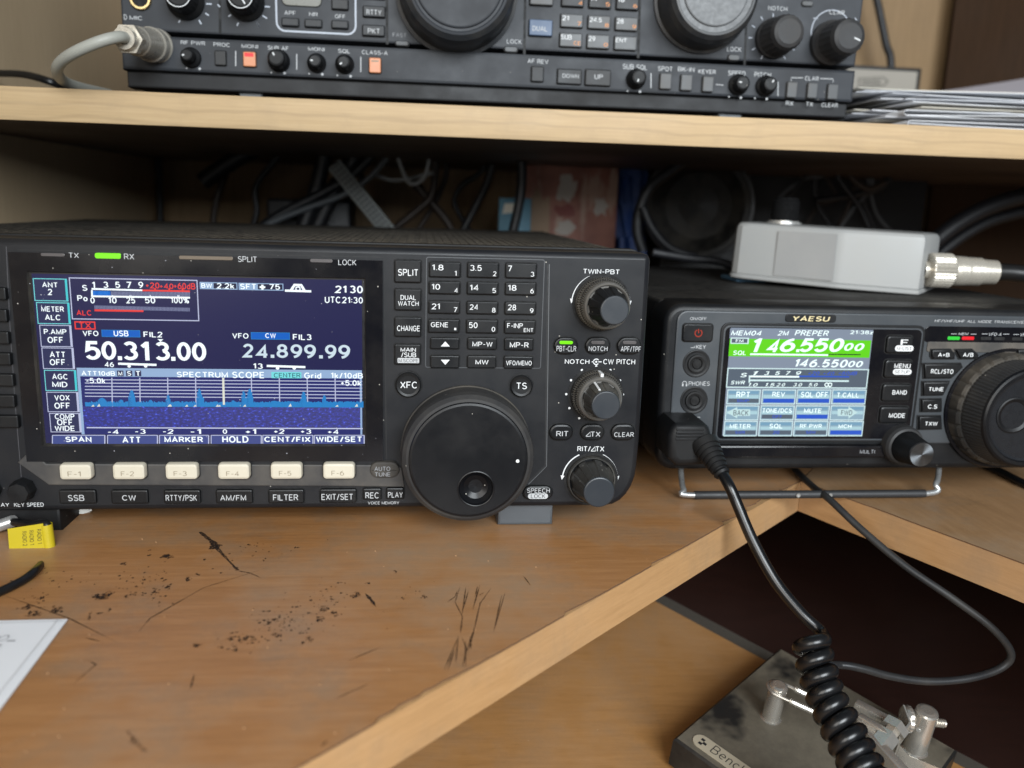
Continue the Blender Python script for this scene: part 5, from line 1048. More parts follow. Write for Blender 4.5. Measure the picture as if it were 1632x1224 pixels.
for i in range(NN+1):
    t = i/NN; tn_ = turns*t; k = int(tn_); j_ = jit[k]*(1-(tn_-k))+jit[k+1]*(tn_-k)
    t2 = min(1, max(0, t+.007*j_)); c = cr(ax_pts, t2); axd = (cr(ax_pts, min(1, t2+.02))-cr(ax_pts, max(0, t2-.02))).normalized()
    u_ = Vector((1, 0, .1)); u_ = (u_-axd*u_.dot(axd)).normalized(); w_ = axd.cross(u_); th = 2*math.pi*tn_+.3
    rr_ = (5.5+.3*j_)*(.98+.10*t); hel.append(c+(u_*math.cos(th)+w_*math.sin(th))*rr_)
CABC = plastic('coil_cable', (13, 14, 16), .26, .05, .05, False, (70, 68, 66), spec=.45)
b = MB(); b.tube(pts[:-1]+[hel[0]+(pts[-1]-hel[0])*.15]+hel[1:3], 2.55, CABC, 14, 8); build(b, 'straight_cable', mc)
b = MB(); b.tube(hel, 2.95, CABC, 14, 2); build(b, 'coil', mc)

# ================================================================== thin paddle lead and the cords on the desk
b = MB()
zc = 2.3
lead = [onZ(1235, 715, zc), onZ(1262, 742, zc), onZ(1296, 776, zc), onZ(1330, 806, zc)+Vector((0, 0, .8))]
lead = [onZ(1225, 690, zc+2), onZ(1262, 742, zc), onZ(1296, 776, zc), onZ(1322, 796, zc)]
pe = onP(1345, 1062, pa-pn*3, pn)
d0 = (lead[-1]-CAM).dot(fwd)
lead += [tt(1372, 843, d0-12), tt(1440, 900, d0-24), tt(1520, 955, d0-34), tt(1580, 1000, d0-38), tt(1611, 1040, d0-36), tt(1596, 1064, d0-34), tt(1545, 1081, d0-36), tt(1480, 1086, d0-38), tt(1420, 1078, d0-40), tt(1376, 1066, d0-42), tt(1342, 1060, d0-42), tt(1316, 1064, d0-38)]
pdl_u = (pc-pb).normalized(); 
lead += [pb+pdl_u*34-pn*5+(pb-pa).normalized()*3, pb+pdl_u*34-pn*6-(pb-pa).normalized()*3]
b.tube(lead, 1.75, plastic('lead_cable', (34, 35, 37), .42, .1, .1, False), 12, 8); build(b, 'paddle_lead', label='thin black lead looping from under the small transceiver down to the key paddle', cat='cable', loc=lead[0])
b = MB(); b.tube([onZ(1490, 690, 2.5), onZ(1540, 728, 2.3), onZ(1590, 750, 2.3), onZ(1640, 774, 2.3), onZ(1720, 800, 2.3), onZ(1850, 815, 2.3)], 2.2, CABLE, 12, 8); build(b, 'desk_cable', label='black cable on the desk under the right end of the small transceiver', cat='cable', loc=onZ(1590, 750, 0))

# ================================================================== key paddle on the lower boards
pd = thing('key_paddle', pa-pn*19, 'heavy black telegraph key paddle with chrome posts, springs and a silver nameplate', 'key paddle')
ev = (pa-pb).normalized(); eu = pdl_u; LV, LU = (pa-pb).length, (pc-pb).length
def pw(u, v, h=0): return pb+eu*u+ev*v+pn*h                 # from the back corner: u to the right, v towards the left corner
def pp2(px, py, h=0):                                       # survey pixel on the plane h above the base top
    q = onP(px, py, pb+pn*h, pn)-pb; return q.dot(eu), q.dot(ev)
BASE = plastic('dusty_black_iron', (28, 27, 26), .45, .3, .25, True, (100, 92, 80), top=.0)
t = NT('dusty_iron_top'); sm = t.noise(19, 4, .6); fi = t.noise(220, 5, .7)
f = t.ramp(sm, [(.38, (0,)*3), (.46, (.85,)*3)]); f2 = t.mix(t.ramp(fi, [(.3, (.7,)*3), (.7, (1,)*3)]), (0, 0, 0, 1), f)
t.l(t.mix(f2, lin((24, 23, 22)), lin((104, 97, 84))), t.b.inputs['Base Color']); t.b.inputs['Roughness'].default_value = .6; t.bump(fi, .25, .0003); DTOP = t.m
b = MB()
ci = [(1.2, 1.2), (LU-1.2, 1.2), (LU-1.2, LV-1.2), (1.2, LV-1.2)]; co = [(0, 0), (LU, 0), (LU, LV), (0, LV)]
for ring, h_ in ((0, 0),): pass
top_ = [pw(u, v, 0) for u, v in ci]; mid_ = [pw(u, v, -1.1) for u, v in co]; bot_ = [pw(u, v, -16) for u, v in co]
def up(pts, m_):
    nn = (pts[1]-pts[0]).cross(pts[2]-pts[0]); b.poly(pts if nn.dot(pn) > 0 else pts[::-1], m_)
up(top_, DTOP)
for r0, r1 in ((top_, mid_), (mid_, bot_)):
    for i in range(4):
        j = (i+1) % 4; q = [r0[i], r0[j], r1[j], r1[i]]; c_ = (q[0]+q[1]+q[2]+q[3])/4-(pw(LU/2, LV/2, -8)); nn = (q[1]-q[0]).cross(q[2]-q[0]); b.poly(q if nn.dot(c_) > 0 else q[::-1], BASE)
b.poly(bot_, BASE); build(b, 'base', pd)
for u, v in ((10, 10), (LU-10, 10), (10, LV-10), (LU-10, LV-10)): b = MB(); b.lathe(pw(u, v, -18.9), pn, [(0, 5), (3, 5)], BLK2, 20); build(b, 'rubber_foot', pd)
# nameplate along the near edge
u0, v0 = pp2(1102, 1171); u1 = LU-4
PLT = plain('worn_silver_plate', (196, 186, 164), .4, .4)
vc = LV-8.2; hw = 4.1; ul = u0+1.5
b = MB(); pl2 = []
for cu, a0 in ((u1-hw, -90), (ul+hw*.0+hw, 90)):
    for i in range(9): a_ = math.radians(a0+180*i/8); pl2.append((cu+hw*math.cos(a_), vc+hw*math.sin(a_)))
up([pw(u, v, .55) for u, v in pl2], PLT); n = len(pl2); b.add([pw(u, v, .02) for u, v in pl2]+[pw(u, v, .55) for u, v in pl2], [(i, (i+1) % n, n+(i+1) % n, n+i) for i in range(n)], PLT)
vs, fs, x0, x1, y0, y1 = text_mesh('Bencher', -.02, 0, 1.5); k = 5.0
b.add([pw(ul+10.0+(a-x0)*k*1.05, vc+2.4-(c-y0)*k, .62+z_*.3) for a, c, z_ in vs], fs, DRK)
for du, dv in ((4.2, -1.3), (6.0, .3), (4.4, 1.6)): b.obox(pw(ul+du, vc+dv, .6), [eu, ev, pn], (.9, .75, .05), DRK)
build(b, 'nameplate', pd)
CHR = plain('worn_chrome', (206, 202, 194), .25, .82)
# rear post with hairpin spring
ua, va = pp2(1228, 1143); ub, vb = pp2(1236, 1084, 19)
b = MB(); b.lathe(pw(ua, va), pn, [(0, 5.2), (.4, 4.4), (17, 4.3), (17.4, 3.4), (18.6, 3.4), (18.8, 4.4), (20, 4.2), (20.6, 3), (20.6, .01)], CHR, 36); build(b, 'post', pd)
ue, ve = pp2(1402, 1172, 16)
dirv = (pw(ue, ve, 16)-pw(ua, va, 18)); Ls = dirv.length; dv_ = dirv.normalized(); sdv2 = pn.cross(dv_).normalized()
c0 = pw(ua, va, 18.2); hp = [c0+dv_*9-sdv2*5, c0-sdv2*5] + [c0+(-sdv2*math.cos(a_)-dv_*math.sin(a_))*5 for a_ in (math.radians(x) for x in (30, 60, 90, 120, 150))] + [c0+sdv2*5, c0+dv_*9+sdv2*5]
b = MB(); b.tube(hp, .8, CHR, 10, 6)
for sgn, LL in ((-1, Ls*.75), (1, Ls*.66)):
    a0_ = c0+dv_*7+sdv2*5*sgn; a1_ = c0+dv_*LL+sdv2*(4.5*sgn); hx = []; N_ = 34*9
    for i in range(N_+1): t_ = i/N_; th = 2*math.pi*34*t_; hx.append(a0_.lerp(a1_, t_)+(sdv2*math.cos(th)+pn*math.sin(th))*1.15)
    b.tube(hx, .42, CHR, 6, 1)
build(b, 'spring', pd)
# front post with its contact screw
uf, vf = pp2(1457, 1193)
hf = 24
b = MB(); b.lathe(pw(uf, vf), pn, [(0, 6.2), (.5, 5.4), (hf-6, 5.2), (hf-1.5, 5.2), (hf-.6, 4.8), (hf, 3.2), (hf, .01)], CHR, 40); b.lathe(pw(uf, vf, hf*.62)-eu*0+ev*4.6, ev, [(0, 1.3), (.8, 1.1), (.8, .01)], STEEL, 16); build(b, 'post', pd)
a_, c_ = pw(uf, vf, hf*.72), onP(1506, 1153, pw(uf, vf, hf*.72), pn); sx = (c_-a_); sxl = sx.length; sx.normalize()
b = MB(); pf = []
for i in range(int((sxl+11)/.9)): pf += [(i*.9, 2.2), (i*.9+.45, 1.75)]
b.lathe(a_-sx*11, sx, pf+[(sxl+11, 1.9), (sxl+11, .01)], CHR, 20); build(b, 'contact_screw', pd)
b = MB(); b.lathe(a_-sx*9.5, sx, [(0, .01), (0, 5.6), (1.2, 6.2), (2.6, 6.2), (3.4, 5.4), (3.4, .01)], CHR, 40, lambda k, i, n: 1+(.02 if i % 2 else -.02), cap=False); build(b, 'thumb_nut', pd)
# levers, hexagon nut and bent plate between the posts
b = MB(); q0, q1 = onP(1361, 1122, pw(0, 0, 17), pn), onP(1402, 1144, pw(0, 0, 17), pn); d_ = (q1-q0).normalized(); b.obox((q0+q1)/2+d_*2, [d_, pn.cross(d_).normalized(), pn], ((q1-q0).length*.62, 2.2, 2.4), CHR, .4)
q0, q1 = onP(1372, 1148, pw(0, 0, 18), pn), onP(1412, 1172, pw(0, 0, 18), pn); d_ = (q1-q0).normalized(); b.obox((q0+q1)/2, [d_, pn.cross(d_).normalized(), pn], ((q1-q0).length*.62, 1.7, 2.8), CHR, .4)
q0, q1 = onP(1372, 1160, pw(0, 0, 15), pn), onP(1436, 1232, pw(0, 0, 15), pn); d_ = (q1-q0).normalized(); b.obox((q0+q1)/2, [d_, pn.cross(d_).normalized(), pn], ((q1-q0).length*.55, 2.4, 3.4), CHR, .5); build(b, 'lever', pd)
hx0 = onP(1400, 1192, pw(0, 0, 14), pn); hxd = (onP(1432, 1152, pw(0, 0, 20), pn)-hx0); hl_ = hxd.length; hxd.normalize()
b = MB(); b.lathe(hx0-hxd*1, hxd, [(0, .01), (0, 5.4), (hl_*.55, 5.4), (hl_*.55, 3.5), (hl_*.7, 3.5), (hl_*.7, 6.3), (hl_*.95, 6.3), (hl_*.95, .01)], CHR, 6, cap=False); build(b, 'hex_nut', pd, ang=20)
b = MB(); pa1 = [onP(x, y, pw(0, 0, h_), pn) for x, y, h_ in ((1436, 1132, 22), (1446, 1160, 19), (1430, 1182, 15), (1428, 1196, 11), (1442, 1212, 8), (1500, 1236, 7))]
wv = pn*3.6
Lr = [q+wv for q in pa1]; Ll = [q-wv for q in pa1]; th_ = eu*.9
b.add(Lr+Ll+[q+th_ for q in Lr]+[q+th_ for q in Ll], [(i, i+1, 6+i+1, 6+i) for i in range(5)]+[(12+6+i, 12+6+i+1, 12+i+1, 12+i) for i in range(5)]+[(12+i, 12+i+1, i+1, i) for i in range(5)]+[(6+i, 6+i+1, 18+i+1, 18+i) for i in range(5)], CHR); build(b, 'bent_plate', pd)
for du in (-4, 4):
    b = MB(); q = pw(LU*.62+du, LV-4, 10); b.obox(q+ev*16, [ev, pn, eu], (20, 8, .9), BLK2, .3); build(b, 'finger_paddle', pd)

# ================================================================== envelope and tagged lead, desk front left
e0, e1_, e2q = onZ(108, 988, .2), onZ(0, 990.5, .2), onZ(0, 1132, .2)
du_ = (e1_-e0).normalized(); dv2 = (e2q-e0).normalized()
qa = [e0, e0+du_*150, e0+du_*150+dv2*115, e0+dv2*115]
b = MB(); nn = 10
def ev_(i, j): return e0+du_*150*i/nn+dv2*115*j/nn+Vector((0, 0, .35+.5*math.sin(i*.5)*math.sin(j*.4)**2+(.8*(1-j/1.0) if j < 1 else 0)*0))
vs = [ev_(i, j) for j in range(nn+1) for i in range(nn+1)]; vs2 = [q-Vector((0, 0, .3)) for q in vs]; N1 = nn+1
fs = []
for j in range(nn):
    for i in range(nn): fs.append((j*N1+i, j*N1+i+1, (j+1)*N1+i+1, (j+1)*N1+i))
if (vs[1]-vs[0]).cross(vs[N1]-vs[0]).z < 0: fs = [f[::-1] for f in fs]
b.add(vs, fs, PAPER); rim = [i for i in range(N1)]+[j*N1+nn for j in range(1, N1)]+[nn*N1+i for i in range(nn-1, -1, -1)]+[j*N1 for j in range(nn-1, 0, -1)]
b.add([vs[i] for i in rim]+[vs2[i] for i in rim], [(k, (k+1) % len(rim), len(rim)+(k+1) % len(rim), len(rim)+k) for k in range(len(rim))], PAPER)
env = build(b, 'envelope', label='white envelope with pencilled writing at the left edge of the desk', cat='envelope', loc=e0)
b = MB()
def es(a, c): return e0+du_*a+dv2*c+Vector((0, 0, 1.0))
for off, d_in in ((0, 0),):
    for A_, B_ in ((es(0, 2.6), es(60, 3.6)), (es(2.6, 0.8), es(3.2, 70))):
        d_ = (B_-A_).normalized(); s_ = Vector((-d_.y, d_.x, 0))*.12; b.add([A_+s_, B_+s_, B_-s_, A_-s_], [(0, 1, 2, 3)], plain('fold_shade', (176, 176, 178), .8))
vs, fs, x0, x1, y0, y1 = text_mesh('OOQ', -.035, .2, 1); INK = plain('pencil_ink', (62, 62, 70), .7)
def ink(s_, px, py, hgt, ang):
    vs, fs, x0, x1, y0, y1 = text_mesh(s_, -.04, .1, 1); c = onZ(px, py, .95); ca_, sa_ = math.cos(ang), math.sin(ang)
    b.add([(c.x+((a-x0)*ca_-(q-y0)*sa_)*hgt, c.y+((a-x0)*sa_+(q-y0)*ca_)*hgt, 1.15+z_*.2) for a, q, z_ in vs], fs, INK)
ink('OOQ', 18, 1013, 3.6, math.pi-.08); ink('L', 3, 1028, 4, math.pi); ink('-', 10, 1023, 8, .05)
for o_ in (b,): build(b, 'writing', env)
LOC  # writing and folds belong to the envelope
tg = thing('cable_tag', onZ(45, 870, 0), 'yellow wrap-around cable label with three printed lines beside the left radio foot', 'cable label')
YEL = plain('yellow_tape', (178, 160, 28), .45)
c_ = [onY(x, y, -14) for x, y in ((12, 843), (68, 834.5), (79, 880), (15.5, 887))]
TA, TB, TC_, TD = c_
b = MB(); ndir = (TB-TA).cross(TD-TA).normalized(); ndir = ndir if ndir.y < 0 else -ndir
q4 = [TA, TB, TC_, TD]; nn_ = (q4[1]-q4[0]).cross(q4[2]-q4[0]); q4 = q4 if nn_.dot(ndir) > 0 else q4[::-1]
b.poly(q4, YEL); b.poly([q-ndir*.4 for q in q4[::-1]], YEL); b.add([q-ndir*.4 for q in q4]+q4, [(i, (i+1) % 4, 4+(i+1) % 4, 4+i) for i in range(4)], YEL)
def tgp(a, c): return TA+(TB-TA)*a+(TD-TA)*c+ndir*.08
for s_, a in (('RADIO 2', .40), ('RADIO 1', .60), ('RADIO 1', .82)):
    vs, fs, x0, x1, y0, y1 = text_mesh(s_, .0, 0, 1); hh_ = .11; LL = .52
    b.add([tgp(a+(q-y0)*hh_, .18+(p_-x0)/(x1-x0)*LL)+ndir*z_*.1 for p_, q, z_ in vs], fs, DRK)
build(b, 'label_flag', tg, ang=20)
t0_, t1_ = onY(70, 838, -14)+Vector((0, 2, 0)), onY(76.5, 882, -14)+Vector((0, 2, 0)); d_ = (t1_-t0_); Lq = d_.length
b = MB(); b.lathe(t0_, d_, [(0, 2.3), (Lq*1.04, 2.3), (Lq*1.04, 1.9)], YEL, 28, cap=False); build(b, 'wrap', tg)
b = MB(); cz = lambda x, y, z=1.6: onZ(x, y, z)
ld = [onY(-20, 842, 4), onY(18, 832, 0), onY(50, 836, -8), t0_, t0_.lerp(t1_, .5), t1_, onY(72, 892, -14)]; ld += [cz(58, 908, 1.7), cz(38, 924, 1.7), cz(0, 943, 1.7), cz(-40, 958, 1.7)]
b.tube(ld, 1.6, CABLE, 12, 8); tl = build(b, 'tagged_lead', label='thin black lead through the yellow label curving to the left edge', cat='cable', loc=t1_)
b = MB(); a0_, a1_ = onY(-14, 842, 2), onY(23, 829.5, 0); d_ = a1_-a0_; pf = []
for i in range(14): pf += [(d_.length*i/14, 2.5), (d_.length*(i+.5)/14, 2.1)]
b.lathe(a0_, d_, pf+[(d_.length, 2.3), (d_.length, .01)], STEEL, 20); build(b, 'spring_relief', tl)
q = onZ(127, 820, 1.2); b = MB(); b.lathe(q+Vector((0, 4, 0)), (1, .15, .1), [(-3.4, .2), (-2.5, 1.0), (0, 1.3), (2.2, .9), (3.6, .2)], plain('crumpled_paper', (225, 222, 215), .6), 9, lambda k, i, n: 1+.35*math.sin(i*2.4+k)); build(b, 'paper_scrap', label='tiny white scrap under the front of the left radio', cat='scrap', loc=q)

# ================================================================== behind the radios, in the shade under the shelf
def cable(name, pts, r, mtl, label, sub=8, group=None):
    b = MB(); b.tube(pts, r, mtl, 12, sub); return build(b, name, label=label, cat='cable', loc=pts[0], group=group)
KB = plain('cable_black', (20, 21, 25), .5); KG = plain('cable_slate', (78, 82, 86), .5); KL = plain('cable_pale_grey', (150, 152, 152), .5); KBR = plain('cable_dark_brown', (46, 36, 30), .55)
def cl(Y, *p): return [onY(x, y, Y) for x, y in p]
cable('hanging_cable', cl(560, (253, 190), (253, 250), (255, 310), (256, 400)), 3.4, KB, 'dark cable hanging straight down the back left corner')
cable('thick_strap', cl(440, (323, 290), (345, 274), (375, 254), (410, 236), (450, 215)), 7.5, KB, 'thick black strap sloping up to the shelf at the back left')
cable('hanging_cable', cl(470, (364, 262), (352, 295), (343, 330), (338, 375)), 3.2, KBR, 'thin dark cable hanging below the thick black strap')
cable('bundle_cable', cl(400, (405, 368), (450, 347), (500, 328), (548, 310), (590, 282), (622, 245)), 2.6, KG, 'slate grey cable sweeping up through the tangle behind the left radio')
cable('bundle_cable', cl(405, (395, 376), (450, 340), (505, 312), (560, 280), (600, 240)), 4.2, KB, 'black cable beside the slate grey one in the tangle')
cable('bundle_cable', cl(410, (520, 215), (512, 270), (498, 320), (478, 375)), 6.5, KB, 'thick black cable dropping left of the perforated strap')
cable('bundle_cable', cl(415, (580, 215), (560, 260), (530, 310), (500, 372)), 7, KB, 'thickest black cable in the tangle, leaning right')
cable('bundle_cable', cl(425, (600, 280), (625, 287), (655, 284), (690, 275)), 1.8, KL, 'pale grey cable crossing the tangle level')
cable('bundle_cable', cl(395, (628, 215), (634, 250), (652, 291), (675, 284), (684, 250), (680, 215)), 1.7, KL, 'pale grey cable hanging in a round loop below the shelf')
cable('crossing_cable', cl(430, (626, 366), (665, 335), (690, 305), (694, 230)), 3.6, KBR, 'dark cable rising to the right in the crossed pair')
cable('crossing_cable', cl(440, (655, 285), (685, 320), (712, 352), (725, 380)), 3.8, KBR, 'dark cable falling to the right in the crossed pair')
cable('hanging_cable', cl(445, (735, 372), (760, 325), (780, 280), (790, 215)), 3.4, KB, 'black cable curving up left of the blue card')
cable('hanging_cable', cl(370, (824, 215), (832, 270), (828, 320), (816, 375)), 4.2, KB, 'black cable in front of the blue card')
cable('looped_cable', cl(340, (1120, 232), (1075, 268), (1035, 300), (1018, 340), (1016, 372), (1024, 400)), 4.4, KB, 'thick black cable bowing round the dark round speaker')
cable('looped_cable', cl(330, (1024, 330), (1040, 365), (1068, 395), (1110, 410)), 3.4, KB, 'black cable curling under the dark round speaker')
cable('right_cable', cl(300, (1480, 392), (1520, 360), (1570, 332), (1632, 312), (1720, 296), (1850, 300), (1980, 330)), 6.5, KB, 'thick black cable rising to the right behind the grey box')
cable('right_cable', cl(330, (1490, 410), (1540, 372), (1600, 345), (1700, 330), (1850, 345), (2000, 400)), 5, KB, 'second black cable beneath the thick one behind the grey box')
cable('tangle_cable', cl(420, (1320, 230), (1345, 270), (1380, 300), (1410, 290)), 2.6, KBR, 'dim brown cable at the top of the right tangle')
cable('tangle_cable', cl(425, (1300, 320), (1350, 312), (1400, 300), (1425, 270)), 3.2, KB, 'dim black cable lying level in the right tangle')
cable('tangle_cable', cl(415, (1340, 230), (1335, 280), (1370, 330), (1395, 390)), 2.6, KB, 'dim black cable dropping down the right tangle')
cable('desk_cable', cl(250, (1040, 402), (1100, 412), (1150, 418), (1200, 440)), 3, KB, 'black cable lying between the two radios at the back')
rk_ = random.Random(8)
for k in range(9):
    x0_ = rk_.uniform(1270, 1420); pts_ = [(x0_, 222)]; x = x0_
    for q in range(4): x += rk_.uniform(-45, 45); pts_.append((x, 262+q*36+rk_.uniform(-22, 22)))
    cable('tangle_cable', cl(rk_.uniform(430, 470), *pts_), rk_.uniform(1.2, 2.4), [KBR, KG, KB][k % 3], 'thin dim cable in the tangle behind the grey box', group='thin cables tangled behind the grey box')
for k, (px_, py_) in enumerate(((470, 225), (560, 232), (610, 226), (700, 222), (760, 225))):
    pts_ = [(px_, py_)]; x = px_
    for q in range(4): x += rk_.uniform(-38, 30); pts_.append((x, py_+42+q*34+rk_.uniform(-10, 10)))
    cable('tangle_cable', cl(rk_.uniform(450, 520), *pts_), rk_.uniform(1.6, 3.0), [KB, KBR][k % 2], 'dark cable in the far tangle behind the large transceiver', group='dark cables far behind the large transceiver')
b = MB(); s0q, s1q = onY(532, 262, 395), onY(622, 372, 395); d_ = (s1q-s0q).normalized(); n_ = Vector((0, -1, 0)); w_2 = d_.cross(n_).normalized()
PST = plain('perforated_strap_grey', (118, 122, 121), .6)
b.obox((s0q+s1q)/2, [d_, w_2, n_], ((s1q-s0q).length/2, 6.4, .5), PST, .2)
for i in range(18):
    for j in (-3.2, 0, 3.2): c = s0q.lerp(s1q, (i+.5)/18)+w_2*j; b.obox(c+n_*.55, [d_, w_2, n_], (1.1, 1.0, .05), plain('strap_hole', (70, 72, 72), .7) if (i == 0 and j < -3) else bpy.data.materials['strap_hole'])
build(b, 'perforated_strap', label='pale grey perforated strap lying diagonally in the cable tangle', cat='strap', loc=s0q)
def bxp(name, px0, py0, px1, py1, Y, dep, mtl, label, cat, bev=1.0, extra=None, yaw=0):
    X0, X1, zA, zB = rect(PXV, (px0, py0, px1, py1), Y); zA2 = 0.2; b = MB(); b.box(X0, X1, Y, Y+dep, zA2, zB, mtl, bev)
    if extra: extra(b, X0, X1, zA2, zB, Y)
    return build(b, name, label=label, cat=cat, loc=((X0+X1)/2, Y, zA2))
t = NT('worn_red_carton'); nz = t.noise(42, 4, .6); nz2 = t.noise(24, 3, .5, t.coord((2.4, 1, .7)))
c0_ = t.ramp(nz, [(.35, lin((112, 66, 54))), (.65, lin((134, 86, 70)))]); t.l(t.mix(t.ramp(nz2, [(.55, (0,)*3), (.62, (.6,)*3)]), c0_, lin((158, 138, 122))), t.b.inputs['Base Color']); t.b.inputs['Roughness'].default_value = .6; CART = t.m
def cart(b, X0, X1, zA, zB, Y):
    for a, c, e, f_, m_ in ((.32, .64, .55, .82, plain('torn_tape', (150, 142, 134), .6)), (.32, .42, .56, .53, plain('torn_tape', (150, 142, 134), .6)), (.30, .22, .58, .38, plain('carton_red', (104, 38, 28), .6)), (.30, .54, .56, .63, bpy.data.materials['carton_red']), (.03, .1, .28, .78, plain('carton_ochre', (128, 104, 80), .6)), (.72, .55, .9, .7, plain('torn_tape', (150, 142, 134), .6))):
        x0_, x1_ = X0+(X1-X0)*a, X0+(X1-X0)*e; h_ = zB-58; z0_, z1_ = 58+h_*c, 58+h_*f_
        pts_ = []; r3 = random.Random(int(a*1000+c*77))
        for i in range(18): an = 2*math.pi*i/18; pts_.append(((x0_+x1_)/2+(x1_-x0_)/2*math.copysign(abs(math.cos(an))**.5, math.cos(an))*r3.uniform(.55, 1.1), (z0_+z1_)/2+(z1_-z0_)/2*math.copysign(abs(math.sin(an))**.5, math.sin(an))*r3.uniform(.55, 1.1)))
        b.flat(ccw(pts_), Y-.15, m_)
bxp('carton', 838, 236, 985, 385, 430, 60, CART, 'worn red and brown carton with white patches behind the left radio', 'carton', 1.5, cart)
BLU = plain('blue_card', (64, 118, 140), .5)
bxp('card', 795, 316, 846, 372, 424, 3, BLU, 'small blue card standing left of the worn carton', 'card', .3, lambda b, X0, X1, zA, zB, Y: b.flat([(X0+3, zB-14), (X1-12, zB-12), (X1-10, zB-4), (X0+5, zB-5)], Y-.1, PAPER3))
b = MB(); bag = plastic('blue_plastic_bag', (26, 50, 98), .4, .6, .3, False, (110, 120, 140))
for Y in (455,):
    b.lathe(onY(1005, 412, Y), (-.12, .1, 1), [(0, 14), (20, 13), (50, 17), (75, 20), (100, 15), (118, 8), (122, .01)], bag, 28, lambda k, i, n: 1+.22*math.sin(i*1.9+k*1.3))
build(b, 'plastic_bag', label='crumpled blue plastic bag standing right of the carton', cat='bag', loc=onY(1005, 412, 455))
b = MB(); sp = onY(1112, 328, 420); b.lathe(sp, (-.42, -1, 0), [(-60, 48), (-8, 50), (0, 50), (2, 48), (2.5, 42), (-6, 30), (-9, 18), (-6, .01)], plastic('speaker_black', (9, 9, 10), .55, .3, .2), 64)
b.lathe(sp, (-.42, -1, 0), [(.5, 50.4), (2.6, 50), (3, 47.5), (1.5, 46)], plain('speaker_rim', (44, 44, 45), .4, .4), 64, cap=False); build(b, 'round_speaker', label='dark round speaker with a silver rim in the shade between the radios', cat='speaker', loc=sp)
bxp('power_adapter', 425, 318, 560, 380, 440, 60, KB, 'black power adapter under the cable tangle', 'adapter', 3)
bxp('equipment_box', 1060, 244, 1478, 430, 480, 70, plain('dull_black_case', (18, 18, 20), .6), 'added black block standing in for the shade behind the small transceiver', 'case', 3)  # added block, its black stands in for the shade under the shelf

# ================================================================== upper shelf, right end: papers, card, cable
rp_ = random.Random(11); sheets = []
spec = [(1352, 206, 150, 250, 0.2, .3, PAPER_SHADE), (1446, 205, 148, 230, .4, 3.0, PAPER), (1395, 200, 165, 210, .6, 5, PAPER3), (1440, 199, 150, 240, .5, 8.5, PAPER), (1356, 195, 168, 200, 0, 9, PAPER2), (1420, 193, 172, 230, -.6, 12, PAPER2), (1466, 192, 152, 240, .8, 13.5, PAPER3),
        (1378, 203, 158, 150, 1.2, 2, PAPER2), (1410, 197, 154, 190, 1.5, 6.5, PAPER), (1388, 191, 162, 120, 2.2, 11, PAPER), (1452, 186, 149, 240, 1.2, 15.5, PAPER), (1402, 178, 168, 210, 1.8, 19.5, PAPER), (1362, 171, 172, 150, 2.4, 23, PAPER2),
        (1360, 188, 180, 220, -.3, 13.8, PAPER3), (1440, 181, 158, 250, .5, 17, PAPER2), (1392, 184, 175, 220, .3, 18.2, PAPER_SHADE), (1472, 172, 155, 240, .2, 20.6, PAPER), (1420, 170, 170, 230, 1.1, 22, PAPER2), (1374, 166, 176, 235, 1.0, 24.5, PAPER2), (1366, 160, 185, 160, 1.6, 27.6, PAPER3)]
for k, (px_, py_, Y, wd, tilt, z0_, m_) in enumerate(spec):
    x0_ = onY(px_, py_, Y).x; b = MB(); ph = rp_.uniform(0, 6); N_ = 16; top_, bt_ = [], []
    yw = rp_.uniform(-.2, .2); amp = rp_.uniform(.6, 2.2)
    for i in range(N_+1):
        s_ = i/N_; x = x0_+wd*s_; z = 191.45+z0_+tilt*wd*.012*s_+amp*math.sin(ph+s_*5)*.6*(1 if z0_ > 1 else 0)
        fy = Y+wd*s_*yw
        top_.append(((x, fy, z), (x+12*yw, fy+180, z)))
    vs = []
    for a, c in top_: vs += [a, c, (a[0], a[1], a[2]-.35), (c[0], c[1], c[2]-.35)]
    fs = []
    for i in range(N_): o = 4*i; fs += [(o, o+4, o+5, o+1), (o+3, o+7, o+6, o+2), (o+2, o+6, o+4, o)]
    fs += [(0, 1, 3, 2), (4*N_+1, 4*N_, 4*N_+2, 4*N_+3)]
    b.add(vs, fs, m_)
    build(b, 'paper_sheet', label='sheet in the loose pile of papers right of the older radio', cat='paper', group='loose papers piled on the upper shelf', loc=(x0_, Y, 191.4+z0_))
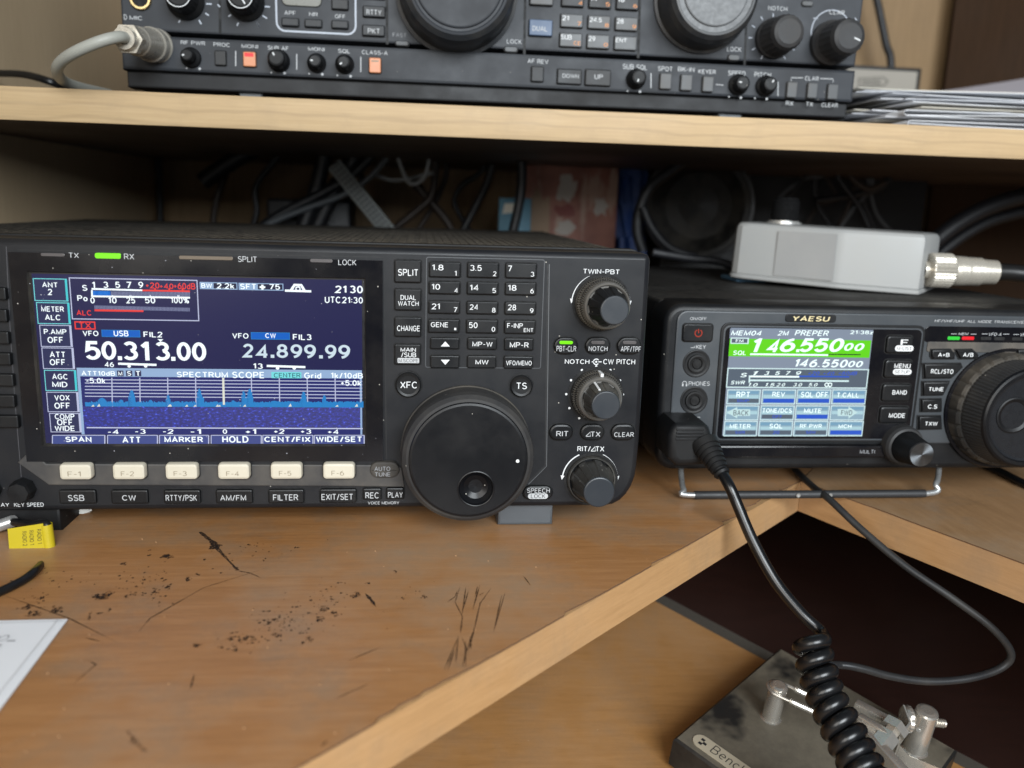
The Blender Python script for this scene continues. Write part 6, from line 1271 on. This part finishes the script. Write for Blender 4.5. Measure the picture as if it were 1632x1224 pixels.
# two folded leaflets at the bottom show rounded folds
for px_, py_, z0_ in ((1446, 202, 1.1), (1440, 191, 7.0)):
    b = MB(); c = onY(px_, py_, 146); pts = []
    cx_ = c.x; zz_ = 191.5+z0_+1.6
    for i in range(7): a_ = math.radians(90+180*i/6); pts.append((cx_+2+2.2*math.cos(a_), zz_+1.5*math.sin(a_)))
    pts = [(cx_+230, zz_+1.2), (cx_+90, zz_+2.0)]+pts+[(cx_+90, zz_-1.5), (cx_+230, zz_-1.3)]
    vs = []; 
    for x, z in pts: vs += [(x, 146, z+.18), (x, 320, z+.18), (x, 146, z-.18), (x, 320, z-.18)]
    fs = []
    for i in range(len(pts)-1): o = 4*i; fs += [(o, o+4, o+5, o+1), (o+3, o+7, o+6, o+2), (o+2, o+6, o+4, o)]
    b.add(vs, fs, PAPER); build(b, 'folded_leaflet', label='white folded leaflet with its rounded fold at the left, lower in the paper pile' if py_ > 195 else 'white folded leaflet with its rounded fold at the left, midway up the paper pile', cat='leaflet', loc=c)
b = MB(); vs = []
for i in range(9):
    s_ = i/8; x = onY(1520, 150, 330).x+s_*190; z = 216+s_*s_*34+6*math.sin(s_*3); vs += [(x, 320, z), (x+10, 440, z+34), (x, 320, z-.4), (x+10, 440, z+33.6)]
fs = []
for i in range(8): o = 4*i; fs += [(o, o+4, o+5, o+1), (o+3, o+7, o+6, o+2), (o+2, o+6, o+4, o)]
b.add(vs, fs, plain('lilac_grey_paper', (176, 170, 176), .7)); build(b, 'curled_paper', label='large curled greyish sheet rising behind the paper pile', cat='paper', loc=(vs[0]))
YP = 500
b = MB(); X0, X1, zA, zB = rect(PXV, (1345, 106, 1466, 168), YP); b.box(X0, X1, YP, YP+6, 191.4, zB, plain('black_card_edge', (26, 24, 22), .6), .4); b.flat([(X0+2, 193), (X1-4, 193), (X1-4, zB-3.5), (X0+2, zB-3.5)], YP-.15, plain('grey_card_face', (150, 144, 134), .6))
v_ = ZR = (1330, 0, 5.321); b.flat(ccw([W(v_, x, y, YP-.3) for x, y in ((200, 660), (420, 650), (462, 690), (420, 735), (200, 745))]), YP-.3, plain('faded_card_print', (108, 104, 96), .7)); b.flat(ccw([W(v_, x, y, YP-.45) for x, y in ((215, 672), (412, 664), (440, 691), (412, 722), (215, 732))]), YP-.45, bpy.data.materials['grey_card_face'])
for y in (684, 700, 716): b.line([W(v_, 230, y, YP-.5), W(v_, 395, y-4, YP-.5)], YP-.5, 1.2, bpy.data.materials['faded_card_print'])
build(b, 'framed_card', label='grey card with black edge and faded arrow print behind the older radio', cat='card', loc=((X0+X1)/2, YP, 191.3))
cable('wall_cable', [onY(1372, -150, 560), onY(1392, -30, 560), onY(1402, 20, 560), onY(1412, 70, 560), onY(1420, 112, 560), Vector((onY(1424, 140, 560).x, 560, 194.5))], 4.0, KB, 'black cable hanging down the back panel right of the older radio')
